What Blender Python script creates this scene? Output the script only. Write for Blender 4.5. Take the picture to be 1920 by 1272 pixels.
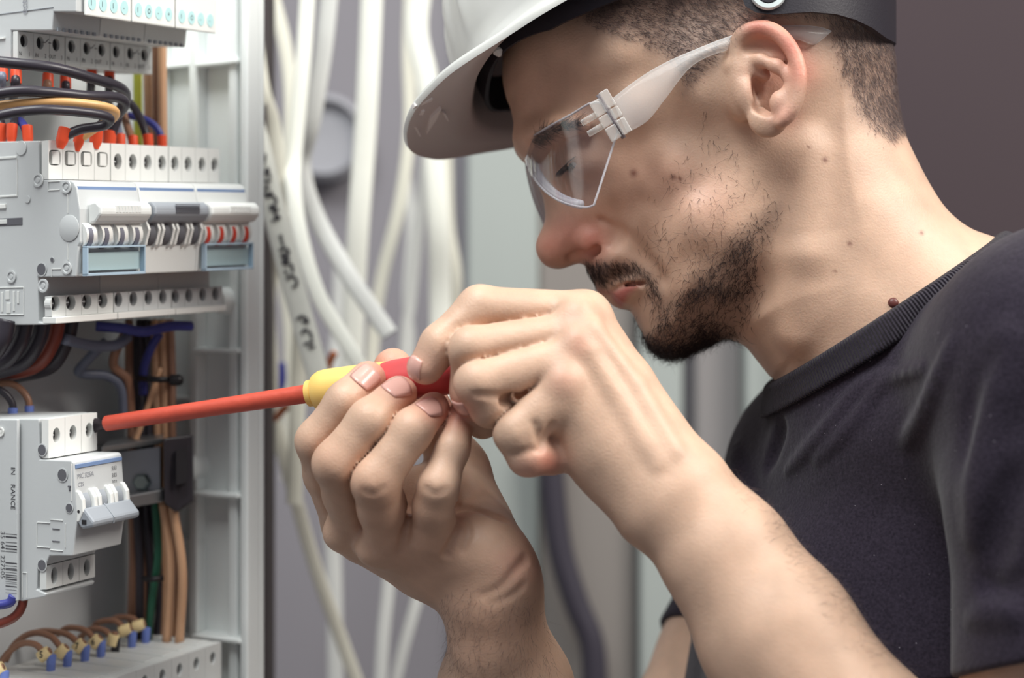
import bpy, bmesh, math, random
import numpy as np
from mathutils import Vector, Matrix

for o in list(bpy.data.objects):
    bpy.data.objects.remove(o, do_unlink=True)
scene = bpy.context.scene
COL = scene.collection
random.seed(7)
RNG = np.random.default_rng(7)

# ------------------------------------------------------------------ camera
F_PX, W_PX, H_PX = 3200.0, 1920.0, 1272.0
CAM_Y, CAM_Z = -0.90, 1.50
cam_data = bpy.data.cameras.new('camera')
cam_data.sensor_width = 36.0
cam_data.lens = 36.0 * F_PX / W_PX
cam_data.clip_start = 0.05
cam_data.clip_end = 50.0
cam_data.dof.use_dof = True
cam_data.dof.focus_distance = 0.835
cam_data.dof.aperture_fstop = 4.7
cam = bpy.data.objects.new('camera', cam_data)
COL.objects.link(cam)
cam.location = (0.0, CAM_Y, CAM_Z)
cam.rotation_euler = (math.radians(90), 0, 0)
scene.camera = cam

# ------------------------------------------------------------------ colour management
vs = scene.view_settings
vs.view_transform = 'Standard'
vs.look = 'None'
vs.gamma = 1.0
vs.use_curve_mapping = False
vs.exposure = 0.0

# ------------------------------------------------------------------ world (soft ambient daylight of the room)
world = bpy.data.worlds.new('room_ambient')
scene.world = world
world.use_nodes = True
bg = world.node_tree.nodes['Background']
bg.inputs['Color'].default_value = (0.84, 0.82, 0.90, 1)
bg.inputs['Strength'].default_value = 0.25

def area_light(name, loc, target, size, power, color=(1, 1, 1), size_y=None):
    ld = bpy.data.lights.new(name, 'AREA')
    ld.energy = power
    ld.color = color
    ld.size = size
    if size_y:
        ld.shape = 'RECTANGLE'
        ld.size_y = size_y
    lo = bpy.data.objects.new(name, ld)
    COL.objects.link(lo)
    lo.location = loc
    d = Vector(target) - Vector(loc)
    lo.rotation_euler = d.to_track_quat('-Z', 'Y').to_euler()
    return lo

# key light from the upper right; unseen overhead fill added to brighten the cabinet
area_light('key_light', (1.35, -0.60, 2.75), (0.05, 0.0, 1.45), 0.9, 45, (1.0, 0.955, 0.885))
area_light('cabinet_fill', (-0.40, -0.75, 3.05), (-0.12, 0.15, 1.4), 1.1, 46, (0.97, 1.0, 0.98))

def unit(v):
    v = np.asarray(v, float); return v / np.linalg.norm(v)

# ------------------------------------------------------------------ pixel rays -> room points
def P(px, py, d):
    """Room point seen at pixel (px, py) at a distance d along the view axis."""
    return np.array([(px - W_PX / 2) / F_PX * d, CAM_Y + d, CAM_Z - (py - H_PX / 2) / F_PX * d])

def ray(px, py):
    return np.array([0.0, CAM_Y, CAM_Z]), np.array([(px - W_PX / 2) / F_PX, 1.0, -(py - H_PX / 2) / F_PX])

def ray_plane(px, py, p0, nrm):
    o, d = ray(px, py)
    t = np.dot(np.asarray(p0) - o, nrm) / np.dot(d, nrm)
    return o + t * d

def to_px(p):
    p = np.asarray(p, float)
    d = p[..., 1] - CAM_Y
    return W_PX / 2 + F_PX * p[..., 0] / d, H_PX / 2 - F_PX * (p[..., 2] - CAM_Z) / d

# ------------------------------------------------------------------ materials
MATS = {}
def mat(name, color, rough=0.5, metal=0.0, spec=0.5, noise=0.0, nscale=200.0, bump=0.0, bscale=900.0,
        coat=0.0, sss=0.0, trans=0.0, ior=1.45, emit=None, sheen=0.0):
    if name in MATS:
        return MATS[name]
    m = bpy.data.materials.new(name)
    m.use_nodes = True
    nt = m.node_tree
    b = nt.nodes['Principled BSDF']
    b.inputs['Base Color'].default_value = (*color, 1)
    b.inputs['Roughness'].default_value = rough
    b.inputs['Metallic'].default_value = metal
    b.inputs['Specular IOR Level'].default_value = spec
    b.inputs['Coat Weight'].default_value = coat
    b.inputs['Transmission Weight'].default_value = trans
    b.inputs['IOR'].default_value = ior
    b.inputs['Sheen Weight'].default_value = sheen
    if sss:
        b.inputs['Subsurface Weight'].default_value = sss
        b.inputs['Subsurface Radius'].default_value = (0.009, 0.004, 0.002)
        b.inputs['Subsurface Scale'].default_value = 0.6
    tc = nt.nodes.new('ShaderNodeTexCoord')
    if noise:
        n = nt.nodes.new('ShaderNodeTexNoise')
        n.inputs['Scale'].default_value = nscale
        n.inputs['Detail'].default_value = 4
        nt.links.new(tc.outputs['Object'], n.inputs['Vector'])
        mx = nt.nodes.new('ShaderNodeMix')
        mx.data_type = 'RGBA'
        mx.inputs['A'].default_value = (*[c * (1 - noise) for c in color], 1)
        mx.inputs['B'].default_value = (*[min(1, c * (1 + noise)) for c in color], 1)
        nt.links.new(n.outputs['Fac'], mx.inputs['Factor'])
        nt.links.new(mx.outputs['Result'], b.inputs['Base Color'])
    if bump:
        n2 = nt.nodes.new('ShaderNodeTexNoise')
        n2.inputs['Scale'].default_value = bscale
        n2.inputs['Detail'].default_value = 3
        nt.links.new(tc.outputs['Object'], n2.inputs['Vector'])
        bp = nt.nodes.new('ShaderNodeBump')
        bp.inputs['Strength'].default_value = bump
        bp.inputs['Distance'].default_value = 0.0006
        nt.links.new(n2.outputs['Fac'], bp.inputs['Height'])
        nt.links.new(bp.outputs['Normal'], b.inputs['Normal'])
    if emit:
        b.inputs['Emission Color'].default_value = (*emit, 1)
        b.inputs['Emission Strength'].default_value = 1
    MATS[name] = m
    return m

def srgb(r, g, b):
    def f(c):
        c /= 255.0
        return c / 12.92 if c <= 0.04045 else ((c + 0.055) / 1.055) ** 2.4
    return (f(r), f(g), f(b))

def thin_glass(name, tint, ior=1.45, rough=0.03, boost=1.0, base=0.0, sheen_col=None):
    """Thin clear plastic sheet: see-through with a scaled Fresnel reflection, or a pale sheen put into the colour."""
    m = bpy.data.materials.new(name)
    m.use_nodes = True
    nt = m.node_tree
    nt.nodes.clear()
    out = nt.nodes.new('ShaderNodeOutputMaterial')
    tr = nt.nodes.new('ShaderNodeBsdfTransparent')
    tr.inputs['Color'].default_value = (*tint, 1)
    if sheen_col:
        gl = nt.nodes.new('ShaderNodeBsdfPrincipled')
        gl.inputs['Base Color'].default_value = (*sheen_col, 1)
    else:
        gl = nt.nodes.new('ShaderNodeBsdfGlossy')
    gl.inputs['Roughness'].default_value = rough
    fr = nt.nodes.new('ShaderNodeFresnel')
    geo = nt.nodes.new('ShaderNodeNewGeometry')          # same reflection from both faces of the sheet
    im = nt.nodes.new('ShaderNodeMix')
    im.inputs['A'].default_value = ior
    im.inputs['B'].default_value = 1.0 / ior
    nt.links.new(geo.outputs['Backfacing'], im.inputs['Factor'])
    nt.links.new(im.outputs['Result'], fr.inputs['IOR'])
    mt = nt.nodes.new('ShaderNodeMath')
    mt.operation = 'MULTIPLY_ADD'
    mt.inputs[1].default_value = boost
    mt.inputs[2].default_value = base
    mt.use_clamp = True
    mx = nt.nodes.new('ShaderNodeMixShader')
    nt.links.new(fr.outputs[0], mt.inputs[0])
    nt.links.new(mt.outputs[0], mx.inputs[0])
    nt.links.new(tr.outputs[0], mx.inputs[1])
    nt.links.new(gl.outputs[0], mx.inputs[2])
    nt.links.new(mx.outputs[0], out.inputs['Surface'])
    MATS[name] = m
    return m

# ------------------------------------------------------------------ object helpers
LOC = {}      # world location of every object's origin (no rotations are used on parents)
def tag(o, label=None, cat=None, group=None, kind=None):
    if label: o['label'] = label
    if cat: o['category'] = cat
    if group: o['group'] = group
    if kind: o['kind'] = kind
    return o

def empty(name, loc, label=None, cat=None, group=None, kind=None):
    o = bpy.data.objects.new(name, None)
    o.empty_display_size = 0.01
    COL.objects.link(o)
    o.location = loc
    LOC[o.name] = np.asarray(loc, float)
    return tag(o, label, cat, group, kind)

def link_mesh(name, verts, faces, m, parent=None, smooth=False, origin=None):
    verts = np.asarray(verts, float)
    if parent is not None:
        base = LOC[parent.name]
    elif origin is not None:
        base = np.asarray(origin, float)
    else:
        lo, hi = verts.min(0), verts.max(0)
        base = np.array([(lo[0] + hi[0]) / 2, (lo[1] + hi[1]) / 2, lo[2]])
    me = bpy.data.meshes.new(name)
    if isinstance(faces, np.ndarray):
        n = len(faces); k = faces.shape[1]
        me.vertices.add(len(verts))
        me.vertices.foreach_set('co', (verts - base).astype(np.float32).ravel())
        me.loops.add(n * k)
        me.loops.foreach_set('vertex_index', faces.astype(np.int32).ravel())
        me.polygons.add(n)
        me.polygons.foreach_set('loop_start', np.arange(0, n * k, k, dtype=np.int32))
        me.polygons.foreach_set('loop_total', np.full(n, k, dtype=np.int32))
        me.update(calc_edges=True)
    else:
        me.from_pydata((verts - base).tolist(), [], [list(map(int, f)) for f in faces])
        me.update()
    if smooth:
        me.polygons.foreach_set('use_smooth', np.ones(len(me.polygons), dtype=bool))
    me.materials.append(m)
    o = bpy.data.objects.new(name, me)
    COL.objects.link(o)
    if parent is not None:
        o.parent = parent
        LOC[o.name] = base.copy()
    else:
        o.location = base
        LOC[o.name] = base.copy()
    return o

class MB:
    """Collects shapes (in room coordinates or through a transform) into one mesh."""
    def __init__(self, xf=None):
        self.v, self.f, self.xf, self.sm = [], [], xf, False
    def add(self, vs, fs):
        o = len(self.v)
        for p in vs:
            self.v.append(self.xf(p) if self.xf else np.asarray(p, float))
        for f in fs:
            self.f.append([i + o for i in f])
        return self
    def box(self, lo, hi):
        x0, y0, z0 = lo; x1, y1, z1 = hi
        self.add([(x0, y0, z0), (x1, y0, z0), (x1, y1, z0), (x0, y1, z0),
                  (x0, y0, z1), (x1, y0, z1), (x1, y1, z1), (x0, y1, z1)],
                 [(0, 3, 2, 1), (4, 5, 6, 7), (0, 1, 5, 4), (1, 2, 6, 5), (2, 3, 7, 6), (3, 0, 4, 7)])
        return self
    def loft(self, rings, close=True, cap=True):
        n = len(rings[0])
        vs = [p for r in rings for p in r]
        fs = []
        for i in range(len(rings) - 1):
            for j in range(n if close else n - 1):
                a = i * n + j; b = i * n + (j + 1) % n
                fs.append((a, b, b + n, a + n))
        if cap:
            fs.append(tuple(range(n - 1, -1, -1)))
            fs.append(tuple((len(rings) - 1) * n + j for j in range(n)))
        return self.add(vs, fs)
    def prism(self, poly, a, b):
        """poly: list of (p,q) ; a,b: callables or vectors giving the two ends."""
        return self.loft([[a(p) for p in poly], [b(p) for p in poly]])
    def tube(self, pts, r, sides=10, cap=True):
        pts = [np.asarray(p, float) for p in pts]
        rs = r if hasattr(r, '__len__') else [r] * len(pts)
        t0 = pts[1] - pts[0]; t0 /= np.linalg.norm(t0)
        up = np.array([0, 0, 1.0]) if abs(t0[2]) < 0.9 else np.array([1.0, 0, 0])
        nx = np.cross(t0, up); nx /= np.linalg.norm(nx)
        rings = []
        for i, p in enumerate(pts):
            t = pts[min(i + 1, len(pts) - 1)] - pts[max(i - 1, 0)]
            t /= np.linalg.norm(t)
            nx = nx - t * np.dot(nx, t); nx /= np.linalg.norm(nx)
            ny = np.cross(t, nx)
            rings.append([p + rs[i] * (math.cos(2 * math.pi * k / sides) * nx + math.sin(2 * math.pi * k / sides) * ny)
                          for k in range(sides)])
        return self.loft(rings, cap=cap)
    def lathe(self, base, axis, prof, sides=20):
        """prof: list of (radius, height along axis)."""
        base = np.asarray(base, float); ax = np.asarray(axis, float); ax = ax / np.linalg.norm(ax)
        up = np.array([0, 0, 1.0]) if abs(ax[2]) < 0.9 else np.array([1.0, 0, 0])
        e1 = np.cross(ax, up); e1 /= np.linalg.norm(e1); e2 = np.cross(ax, e1)
        rings = [[base + ax * h + max(r, 1e-6) * (math.cos(2 * math.pi * k / sides) * e1 + math.sin(2 * math.pi * k / sides) * e2)
                  for k in range(sides)] for r, h in prof]
        return self.loft(rings)
    def build(self, name, m, parent=None, smooth=False, bevel=0.0, origin=None, segs=2):
        o = link_mesh(name, self.v, self.f, m, parent, False, origin)
        bm = bmesh.new(); bm.from_mesh(o.data)
        bmesh.ops.recalc_face_normals(bm, faces=bm.faces)
        bm.to_mesh(o.data); bm.free()
        if smooth:
            o.data.polygons.foreach_set('use_smooth', np.ones(len(o.data.polygons), dtype=bool))
            if smooth == 'auto':
                md = o.modifiers.new('es', 'EDGE_SPLIT'); md.split_angle = math.radians(38)
        if bevel:
            md = o.modifiers.new('bevel', 'BEVEL')
            md.width = bevel; md.segments = segs; md.limit_method = 'ANGLE'; md.angle_limit = math.radians(35)
            md.harden_normals = False
        return o

def spline(pts, n=8, closed=False):
    """Catmull-Rom through points (any dimension)."""
    pts = [np.asarray(p, float) for p in pts]
    m = len(pts); out = []
    for i in range(m if closed else m - 1):
        if closed:
            p0, p1, p2, p3 = pts[(i - 1) % m], pts[i], pts[(i + 1) % m], pts[(i + 2) % m]
        else:
            p1, p2 = pts[i], pts[i + 1]
            p0 = pts[i - 1] if i > 0 else 2 * p1 - p2
            p3 = pts[i + 2] if i + 2 < m else 2 * p2 - p1
        for k in range(n):
            t = k / n
            out.append(0.5 * (2 * p1 + (p2 - p0) * t + (2 * p0 - 5 * p1 + 4 * p2 - p3) * t * t
                              + (3 * p1 - p0 - 3 * p2 + p3) * t ** 3))
    if not closed:
        out.append(pts[-1])
    return out

def text_mesh(s, size, bold=0.0):
    """Flat lettering in the x-y plane: verts (n,2), faces."""
    cu = bpy.data.curves.new('lettering', 'FONT')
    cu.body = s; cu.size = size; cu.offset = bold; cu.resolution_u = 2
    o = bpy.data.objects.new('lettering', cu)
    COL.objects.link(o)
    bpy.context.view_layer.update()
    me = o.to_mesh()
    vs = [(v.co.x, v.co.y) for v in me.vertices]
    fs = [list(p.vertices) for p in me.polygons]
    o.to_mesh_clear()
    bpy.data.objects.remove(o); bpy.data.curves.remove(cu)
    return vs, fs
# ================================================================== SETTING: room walls behind the cabinet
wall_m = mat('wall_paint_grey', srgb(128, 125, 131), rough=0.8, noise=0.05, nscale=3)
panel_m = mat('wall_panel_light', srgb(160, 166, 163), rough=0.7)
dark_m = mat('dark_door', srgb(58, 46, 51), rough=0.75, noise=0.06, nscale=6)
def wpx(px, d): return (px - W_PX / 2) / F_PX * d
Y_W = 0.78                                   # back wall, 1.68 m from the camera
dW = Y_W - CAM_Y
b = MB(); b.box((-1.3, Y_W, 0.0), (wpx(1500, dW), Y_W + 0.08, 2.7))
tag(b.build('wall_back', wall_m), kind='structure')
b = MB(); b.box((wpx(1500, dW), Y_W - 0.10, 0.0), (1.6, Y_W + 0.08, 2.7))
tag(b.build('door_1', dark_m, bevel=0.004), kind='structure')
b = MB(); b.box((-1.3, -2.6, -0.05), (1.6, Y_W + 0.08, 0.0))
tag(b.build('floor', mat('floor_concrete', srgb(120, 116, 112), rough=0.7, noise=0.1, nscale=8)), kind='structure')
# pale door casing strips standing proud of the wall
for k, (x0, x1, dep, m_) in enumerate([(876, 1010, 0.02, panel_m), (1385, 1470, 0.05, panel_m), (1195, 1275, 0.03, panel_m), (1300, 1384, 0.02, mat('grey_strip', srgb(136, 132, 132), rough=0.7)), (1010, 1190, 0.012, mat('warm_strip', srgb(132, 126, 122), rough=0.75))]):
    b = MB(); b.box((wpx(x0, dW), Y_W - dep, 0.0), (wpx(x1, dW), Y_W, 2.7))
    tag(b.build('trim_%d' % (k + 1), m_, bevel=0.004), kind='structure')
# dark strip painted in for the shaded gap beside the enclosure
b = MB(); b.box((wpx(486, 1.16), 1.16 + CAM_Y, 1.0), (wpx(500, 1.16), 1.20 + CAM_Y, 2.0))
tag(b.build('trim_6', mat('gap_shade', srgb(62, 54, 56), rough=0.7)), kind='structure')
# ================================================================== ELECTRICAL CABINET
PU = unit((0.575, 1.0, 0.0)); PN = unit((1.0, -0.575, 0.0)); PO = P(90, 636, 0.85)
PUS = unit((0.575, 1.0, 0.073)) ; PUS = PUS / np.dot(PUS, PU)
def PX(p):
    """panel millimetres (u along the row, n out of the panel, v up) -> room"""
    return PO + PUS * p[0] / 1000 + PN * p[1] / 1000 + np.array([0, 0, p[2] / 1000])
def su(px, py, u=0.0):
    p = ray_plane(px, py, PO + PUS * u / 1000, PU) - PO
    return 1000 * np.dot(p, PN), 1000 * (p[2] - PUS[2] * u / 1000)
def sn(px, py, n):
    p = ray_plane(px, py, PO + PN * n / 1000, PN) - PO
    u = 1000 * np.dot(p, PU)
    return u, 1000 * p[2] - PUS[2] * u
def sv(px, py, v):
    nn = np.cross(PUS, PN)
    p = ray_plane(px, py, PO + np.array([0, 0, v / 1000]), nn) - PO
    return 1000 * np.dot(p, PU), 1000 * np.dot(p, PN)

W1 = mat('white_plastic', srgb(216, 218, 216), rough=0.42, spec=0.45, bump=0.06, bscale=500)
W2 = mat('offwhite_plastic', srgb(232, 233, 230), rough=0.4, spec=0.45)
G1 = mat('pale_grey_plastic', srgb(196, 199, 200), rough=0.45, bump=0.06, bscale=500)
G2 = mat('grey_plastic', srgb(150, 155, 162), rough=0.42)
G3 = mat('dark_grey_plastic', srgb(96, 96, 102), rough=0.5)
BK = mat('recess_shade', srgb(34, 32, 36), rough=0.7)  # shade inside the holes, painted as black
SCR = mat('terminal_screw', srgb(96, 92, 94), rough=0.4, metal=0.5)
INK = mat('black_ink', srgb(52, 50, 58), rough=0.6)
INKG = mat('grey_ink', srgb(140, 142, 150), rough=0.6)
BLUE = mat('blue_stripe', srgb(120, 144, 184), rough=0.5)
WIN = thin_glass('blue_window', (0.90, 0.94, 0.96), 1.45, 0.08, 1.2)

def extr(poly, u0, u1, m=None):
    """prism of a (n,v) outline along the row"""
    b = m or MB(PX)
    b.loft([[(u0, n_, v_) for n_, v_ in poly], [(u1, n_, v_) for n_, v_ in poly]])
    return b
def pbox(u0, u1, n0, n1, v0, v1, m=None):
    b = m or MB(PX)
    return b.box((u0, n0, v0), (u1, n1, v1))
def cell(u0, u1, v0, v1, n0, depth, r, cu=None, cv=None, sq=False, seg=20, ry=None):
    """front block of one pole: a face with a real screw hole sunk into it"""
    cu = (u0 + u1) / 2 if cu is None else cu; cv = (v0 + v1) / 2 if cv is None else cv
    ry = ry or r
    ang = [2 * math.pi * (k + 0.5) / seg for k in range(seg)]
    hole = [(cu + r * math.cos(a), cv + ry * math.sin(a)) for a in ang]
    if sq:
        hole = [(cu + r * math.copysign(min(1, abs(math.cos(a)) ** 0.45), math.cos(a)), cv + ry * math.copysign(abs(math.sin(a)) ** 0.45, math.sin(a))) for a in ang]
    outer = []
    for a in ang:
        c, s = math.cos(a), math.sin(a)
        hu = (u1 - cu) if c > 0 else (cu - u0); hv = (v1 - cv) if s > 0 else (cv - v0)
        t = min(hu / max(abs(c), 1e-6), hv / max(abs(s), 1e-6))
        outer.append((cu + c * t, cv + s * t))
    # snap to the true corners
    for (xu, xv) in ((u0, v0), (u0, v1), (u1, v0), (u1, v1)):
        j = min(range(seg), key=lambda k: (outer[k][0] - xu) ** 2 + (outer[k][1] - xv) ** 2)
        outer[j] = (xu, xv)
    b = MB(PX)
    b.loft([[(u_, n0 - depth, v_) for u_, v_ in outer], [(u_, n0, v_) for u_, v_ in outer], [(u_, n0, v_) for u_, v_ in hole], [(u_, n0 - depth + 0.5, v_) for u_, v_ in hole]], cap=True)
    return b
def pole(parent, u0, u1, v0, v1, n0, r, m, cu=None, cv=None, sq=False, screw=True, ry=None, depth=7.0):
    cell(u0 + 0.12, u1 - 0.12, v0, v1, n0, depth, r, cu, cv, sq, ry=ry).build('terminal_block', m, parent, False)
    cu = (u0 + u1) / 2 if cu is None else cu; cv = (v0 + v1) / 2 if cv is None else cv
    dk = MB(PX); dk.lathe
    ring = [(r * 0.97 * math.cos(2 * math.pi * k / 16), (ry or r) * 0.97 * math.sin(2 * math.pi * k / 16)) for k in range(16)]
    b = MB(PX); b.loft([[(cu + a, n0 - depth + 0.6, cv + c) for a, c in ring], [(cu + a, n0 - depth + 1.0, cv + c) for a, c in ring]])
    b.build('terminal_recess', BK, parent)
    if screw:
        rr = r * (0.62 if not sq else 0.8)
        ring = [(rr * math.cos(2 * math.pi * k / 16), rr * math.sin(2 * math.pi * k / 16)) for k in range(16)]
        b = MB(PX)
        b.loft([[(cu + a, n0 - depth + 1.0, cv + c) for a, c in ring], [(cu + a, n0 - 3.2, cv + c) for a, c in ring]])
        if sq:      # white insert filling the far half of the opening
            b = pbox(cu - r * 0.25, cu + r * 0.92, n0 - depth + 1.0, n0 - 0.7, cv - (ry or r) * 0.8, cv + (ry or r) * 0.85)
        sc = b.build('terminal_screw', SCR if not sq else W2, parent)
        if not sq: pbox(cu - rr * 0.9, cu + rr * 0.9, n0 - 3.25, n0 - 3.05, cv - 0.35, cv + 0.35).build('slot', G1 if not sq else BK, sc)
def letter(s, size, u, v, n, parent, m=INK, facing='front', rot=0, bold=0.0, name='lettering', sx=1.0):
    """flat print on a face: 'front' reads along +u, 'side' reads along +n"""
    vs_, fs_ = text_mesh(s, size, bold)
    ca, sa = math.cos(rot), math.sin(rot)
    b = MB(PX)
    pts = []
    for x, y in vs_:
        x *= sx
        x2, y2 = x * ca - y * sa, x * sa + y * ca
        pts.append((u + x2, n, v + y2) if facing == 'front' else (u, n + x2, v + y2))
    b.add(pts, fs_)
    o = link_mesh(name, b.v, b.f, m, parent)
    return o
def boss(parent, px, py, r_px, m, u=-0.05, kind='ring', name='rivet_boss'):
    n_, v_ = su(px, py, u)
    r = r_px / F_PX * 850
    prof = {'ring': [(r, 0), (r, 0.7), (r * 0.72, 0.75), (r * 0.62, 0.15), (r * 0.42, 0.2), (r * 0.34, 0.55), (0, 0.6)],
            'disc': [(r, 0), (r, 0.2), (r * 0.95, 0.4), (0, 0.4)],
            'hole': [(r * 1.25, 0), (r * 1.25, 0.15), (r, 0.2), (0, 0.2)]}[kind]
    b = MB()
    b.lathe(PX((u, n_, v_)), -PU, [(a / 1000, h / 1000) for a, h in prof], 22)
    b.build(name, m, parent, 'auto')
    if kind == 'hole':
        MB().lathe(PX((u - 0.2, n_, v_)), -PU, [(r / 1000, 0), (r / 1000, 0.00012), (0, 0.00012)], 18).build('rivet_hole', G3, parent)

# ---------------------------------------------------------------- enclosure: back plate, far side wall with ridges and ribs, mounting rails
cab = empty('electrical_enclosure', PX((80, -40, -330)), 'white plastic electrical enclosure with ribbed side wall', 'enclosure')
encl = mat('enclosure_white', srgb(238, 242, 241), rough=0.5, noise=0.02, nscale=20)
enclb = mat('enclosure_back', srgb(204, 206, 208), rough=0.55)
UW = 168.0
pbox(-160, UW, -92, -86, -330, 330).build('back_plate', enclb, cab)
n_r, _ = su(487, 600, UW)
pbox(UW, UW + 5, -92, n_r, -330, 236).build('side_wall', encl, cab, bevel=0.0015)
for (x0, x1, h) in [(372, 388, 9), (446, 462, 9), (474, 488, 12), (312, 322, 5)]:
    a, _ = su(x0, 600, UW); c, _ = su(x1, 600, UW)
    pbox(UW - h, UW, a, c, -330, 236).build('ridge', encl, cab, bevel=0.0012)
for (x0, x1, y, h) in [(388, 470, 125, 12), (318, 374, 128, 8), (388, 474, 655, 14), (388, 474, 920, 14), (388, 476, 1185, 14), (322, 374, 745, 8), (335, 388, 1008, 8), (388, 474, 390, 14), (340, 400, 1188, 8)]:
    a, v0 = su(x0, y, UW); c, _ = su(x1, y, UW)
    pbox(UW - h, UW, a, c, v0 - 1.2, v0 + 1.2).build('rib', encl, cab, bevel=0.0006)
for (px_, py_) in [(375, 875), (440, 565)]:
    n_, v_ = su(px_, py_, UW)
    MB().lathe(PX((UW, n_, v_)), -PU, [(0.008, 0), (0.008, 0.012), (0.006, 0.016), (0.0, 0.016)], 18).build('peg', encl, cab, 'auto')
rail_m = mat('zinc_rail', srgb(165, 168, 172), rough=0.35, metal=0.8)
for v0 in (52, -86, -225):
    pbox(-150, 150, -86, -78, v0 - 17, v0 + 17).build('mounting_rail', rail_m, cab, bevel=0.001)

# ---------------------------------------------------------------- middle row: three four-pole breakers
uA, uB, uC = sn(207, 275, 0)[0], sn(316, 282, 0)[0], sn(412, 290, 0)[0]
MID = [(0.0, uA), (uA, uB), (uB, uC)]
HT = [[sn(x, y, 0)[0] for x, y in row] for row in ([(103, 292), (132, 295), (162, 297), (192, 299)], [(221, 305), (249, 307), (277, 309), (304, 310)], [(328, 311), (353, 314), (379, 314), (403, 316)])]
prof_mid = [su(*p) for p in [(-110, 268), (72, 264), (73, 337), (128, 338), (137, 341), (143, 352), (149, 392), (150, 455), (146, 462), (142, 519), (70, 520), (72, 604), (90, 609), (-110, 612)]]
v_t0 = su(90, 336)[1]; v_t1 = su(90, 263)[1]
v_b1 = su(100, 520)[1]; v_b0 = su(104, 600)[1]
nf = su(143, 352)[0]
labels_mid = ['four-pole breaker of the middle row showing its grey side plate, white lever', 'four-pole breaker with dark grey lever in the middle of the middle row', 'four-pole breaker with red flags at the far end of the middle row']
for q, (u0, u1) in enumerate(MID):
    ct = PX(((u0 + u1) / 2, -20, su(0, 609)[1]))
    br = empty('circuit_breaker', ct, labels_mid[q], 'circuit breaker', 'breakers of the middle row')
    extr(prof_mid, u0 + 0.15, u1 - 0.15).build('housing', G1 if q == 0 else W1, br, bevel=0.0006)
    hs = HT[q]
    for k in range(4):
        a = u0 if k == 0 else (hs[k - 1] + hs[k]) / 2
        c = u1 if k == 3 else (hs[k] + hs[k + 1]) / 2
        a = max(a, u0 + 0.2); c = min(c, u1 - 0.2)
        if q == 0:
            pole(br, a, c, v_t0, v_t1, 0.0, 4.1, W2, cu=hs[k], cv=v_t1 - 8.6, sq=True, ry=3.9, depth=4.6)
        else:
            pole(br, a, c, v_t0, v_t1, 0.0, 3.0, W2, cu=hs[k], cv=v_t1 - 9.2, ry=4.2, depth=4.6)
        pole(br, a, c, v_b0 + 1.5, v_b1 - 9.5, 2.2, 3.4 if q == 0 else 2.9, G1 if q else W1, cu=hs[k] - 2.0 * (a + 1 < hs[k] - 2), cv=v_b0 + 8.0, sq=False, ry=3.9, screw=(q == 0), depth=4.6)
    pbox(u0 + 0.2, u1 - 0.2, -4, 5.2, v_b0 - 2.0, v_b0 + 1.4).build('lower_lip', W2, br, bevel=0.0005)
    # blue stripe, name print
    vs_ = su(143, 347)[1]
    pbox(u0 + 1.0, u1 - 1.5, nf - 1.2, nf + 0.18, vs_ - 2.4, vs_ - 0.6).build('blue_stripe', BLUE, br)
    letter(['MFT 440', 'MC 463A', 'MC 440'][q], 4.0, u0 + 2.0, vs_ - 9.0, nf + 0.75, br, INKG if q != 1 else INK, sx=0.8)
    if q == 0:
        letter('40A', 3.2, u0 + 2.0, vs_ - 14.0, nf + 1.3, br, INKG, sx=0.8)
        for k in range(4):
            letter('1357'[k], 3.0, u0 + 25 + 6 * k, vs_ - 14.0, nf + 1.3, br, INKG, sx=0.7)
    # lever bar
    lv0, lv1 = su(150, 418)[1], su(150, 383)[1]
    lm = [W1, G2, W2][q]
    poly = [(nf + 1, lv1 + 0.5), (nf + 7, lv1 + 1.5), (nf + 10, lv1 - 1), (nf + 10.5, lv0 + 4), (nf + 7, lv0), (nf + 2, lv0 - 1)]
    lo = extr(poly, u0 + (6 if q == 0 else 1.5), u1 - 0.6).build('lever', lm, br, bevel=0.0012)
    rb0, rb1 = u0 + (u1 - u0) * 0.38, u0 + (u1 - u0) * 0.80
    for k in range(6 if q == 1 else 8):
        if q == 1:
            pbox(rb0, rb1, nf + 10.1, nf + 10.9, lv0 + 4.6 + k * 0.85, lv0 + 5.0 + k * 0.85).build('grip_rib', G3, lo)
        else:
            uu = rb0 + (rb1 - rb0) * k / 8
            pbox(uu, uu + (rb1 - rb0) / 8 - 0.5, nf + 9.2, nf + 10.6, lv0 + 4.6, lv1 - 0.6).build('grip_rib', lm, lo, bevel=0.0003)
    # toggle drums under the bar
    tv = su(150, 440)[1]
    for k in range(4):
        uc = u0 + (k + 0.5) * (u1 - u0) / 4
        w = 3.6 if q != 1 else 2.2
        dr = MB(); dr.lathe(PX((uc - w, nf - 1.5, tv)), PUS, [(0.0, 0), (0.0068, 0.0), (0.0068, 2 * w / 1000), (0.0, 2 * w / 1000)], 24)
        dr.build('toggle_drum', W2 if q != 1 else G3, br, 'auto')
        flag = [mat('dark_flag', srgb(112, 112, 124), rough=0.5), W2, mat('red_flag', srgb(206, 72, 56), rough=0.5)][q]
        if q == 1:
            for du in (-4.0, 4.0):
                ear = [(nf - 2, tv + 6.5), (nf + 4.5, tv + 7), (nf + 6.5, tv + 2), (nf + 4, tv - 6), (nf + 1, tv - 8), (nf - 2, tv - 7)]
                extr(ear, uc + du - 0.9, uc + du + 0.9).build('toggle_fork', W2, br, bevel=0.0004)
        else:
            dr = MB(); dr.lathe(PX((uc - 2.0, nf - 1.5, tv - 0.6)), PUS, [(0.0, 0), (0.0071, 0.0), (0.0071, 0.0028), (0.0, 0.0028)], 24)
            dr.build('toggle_flag', flag, br, 'auto')
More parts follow.
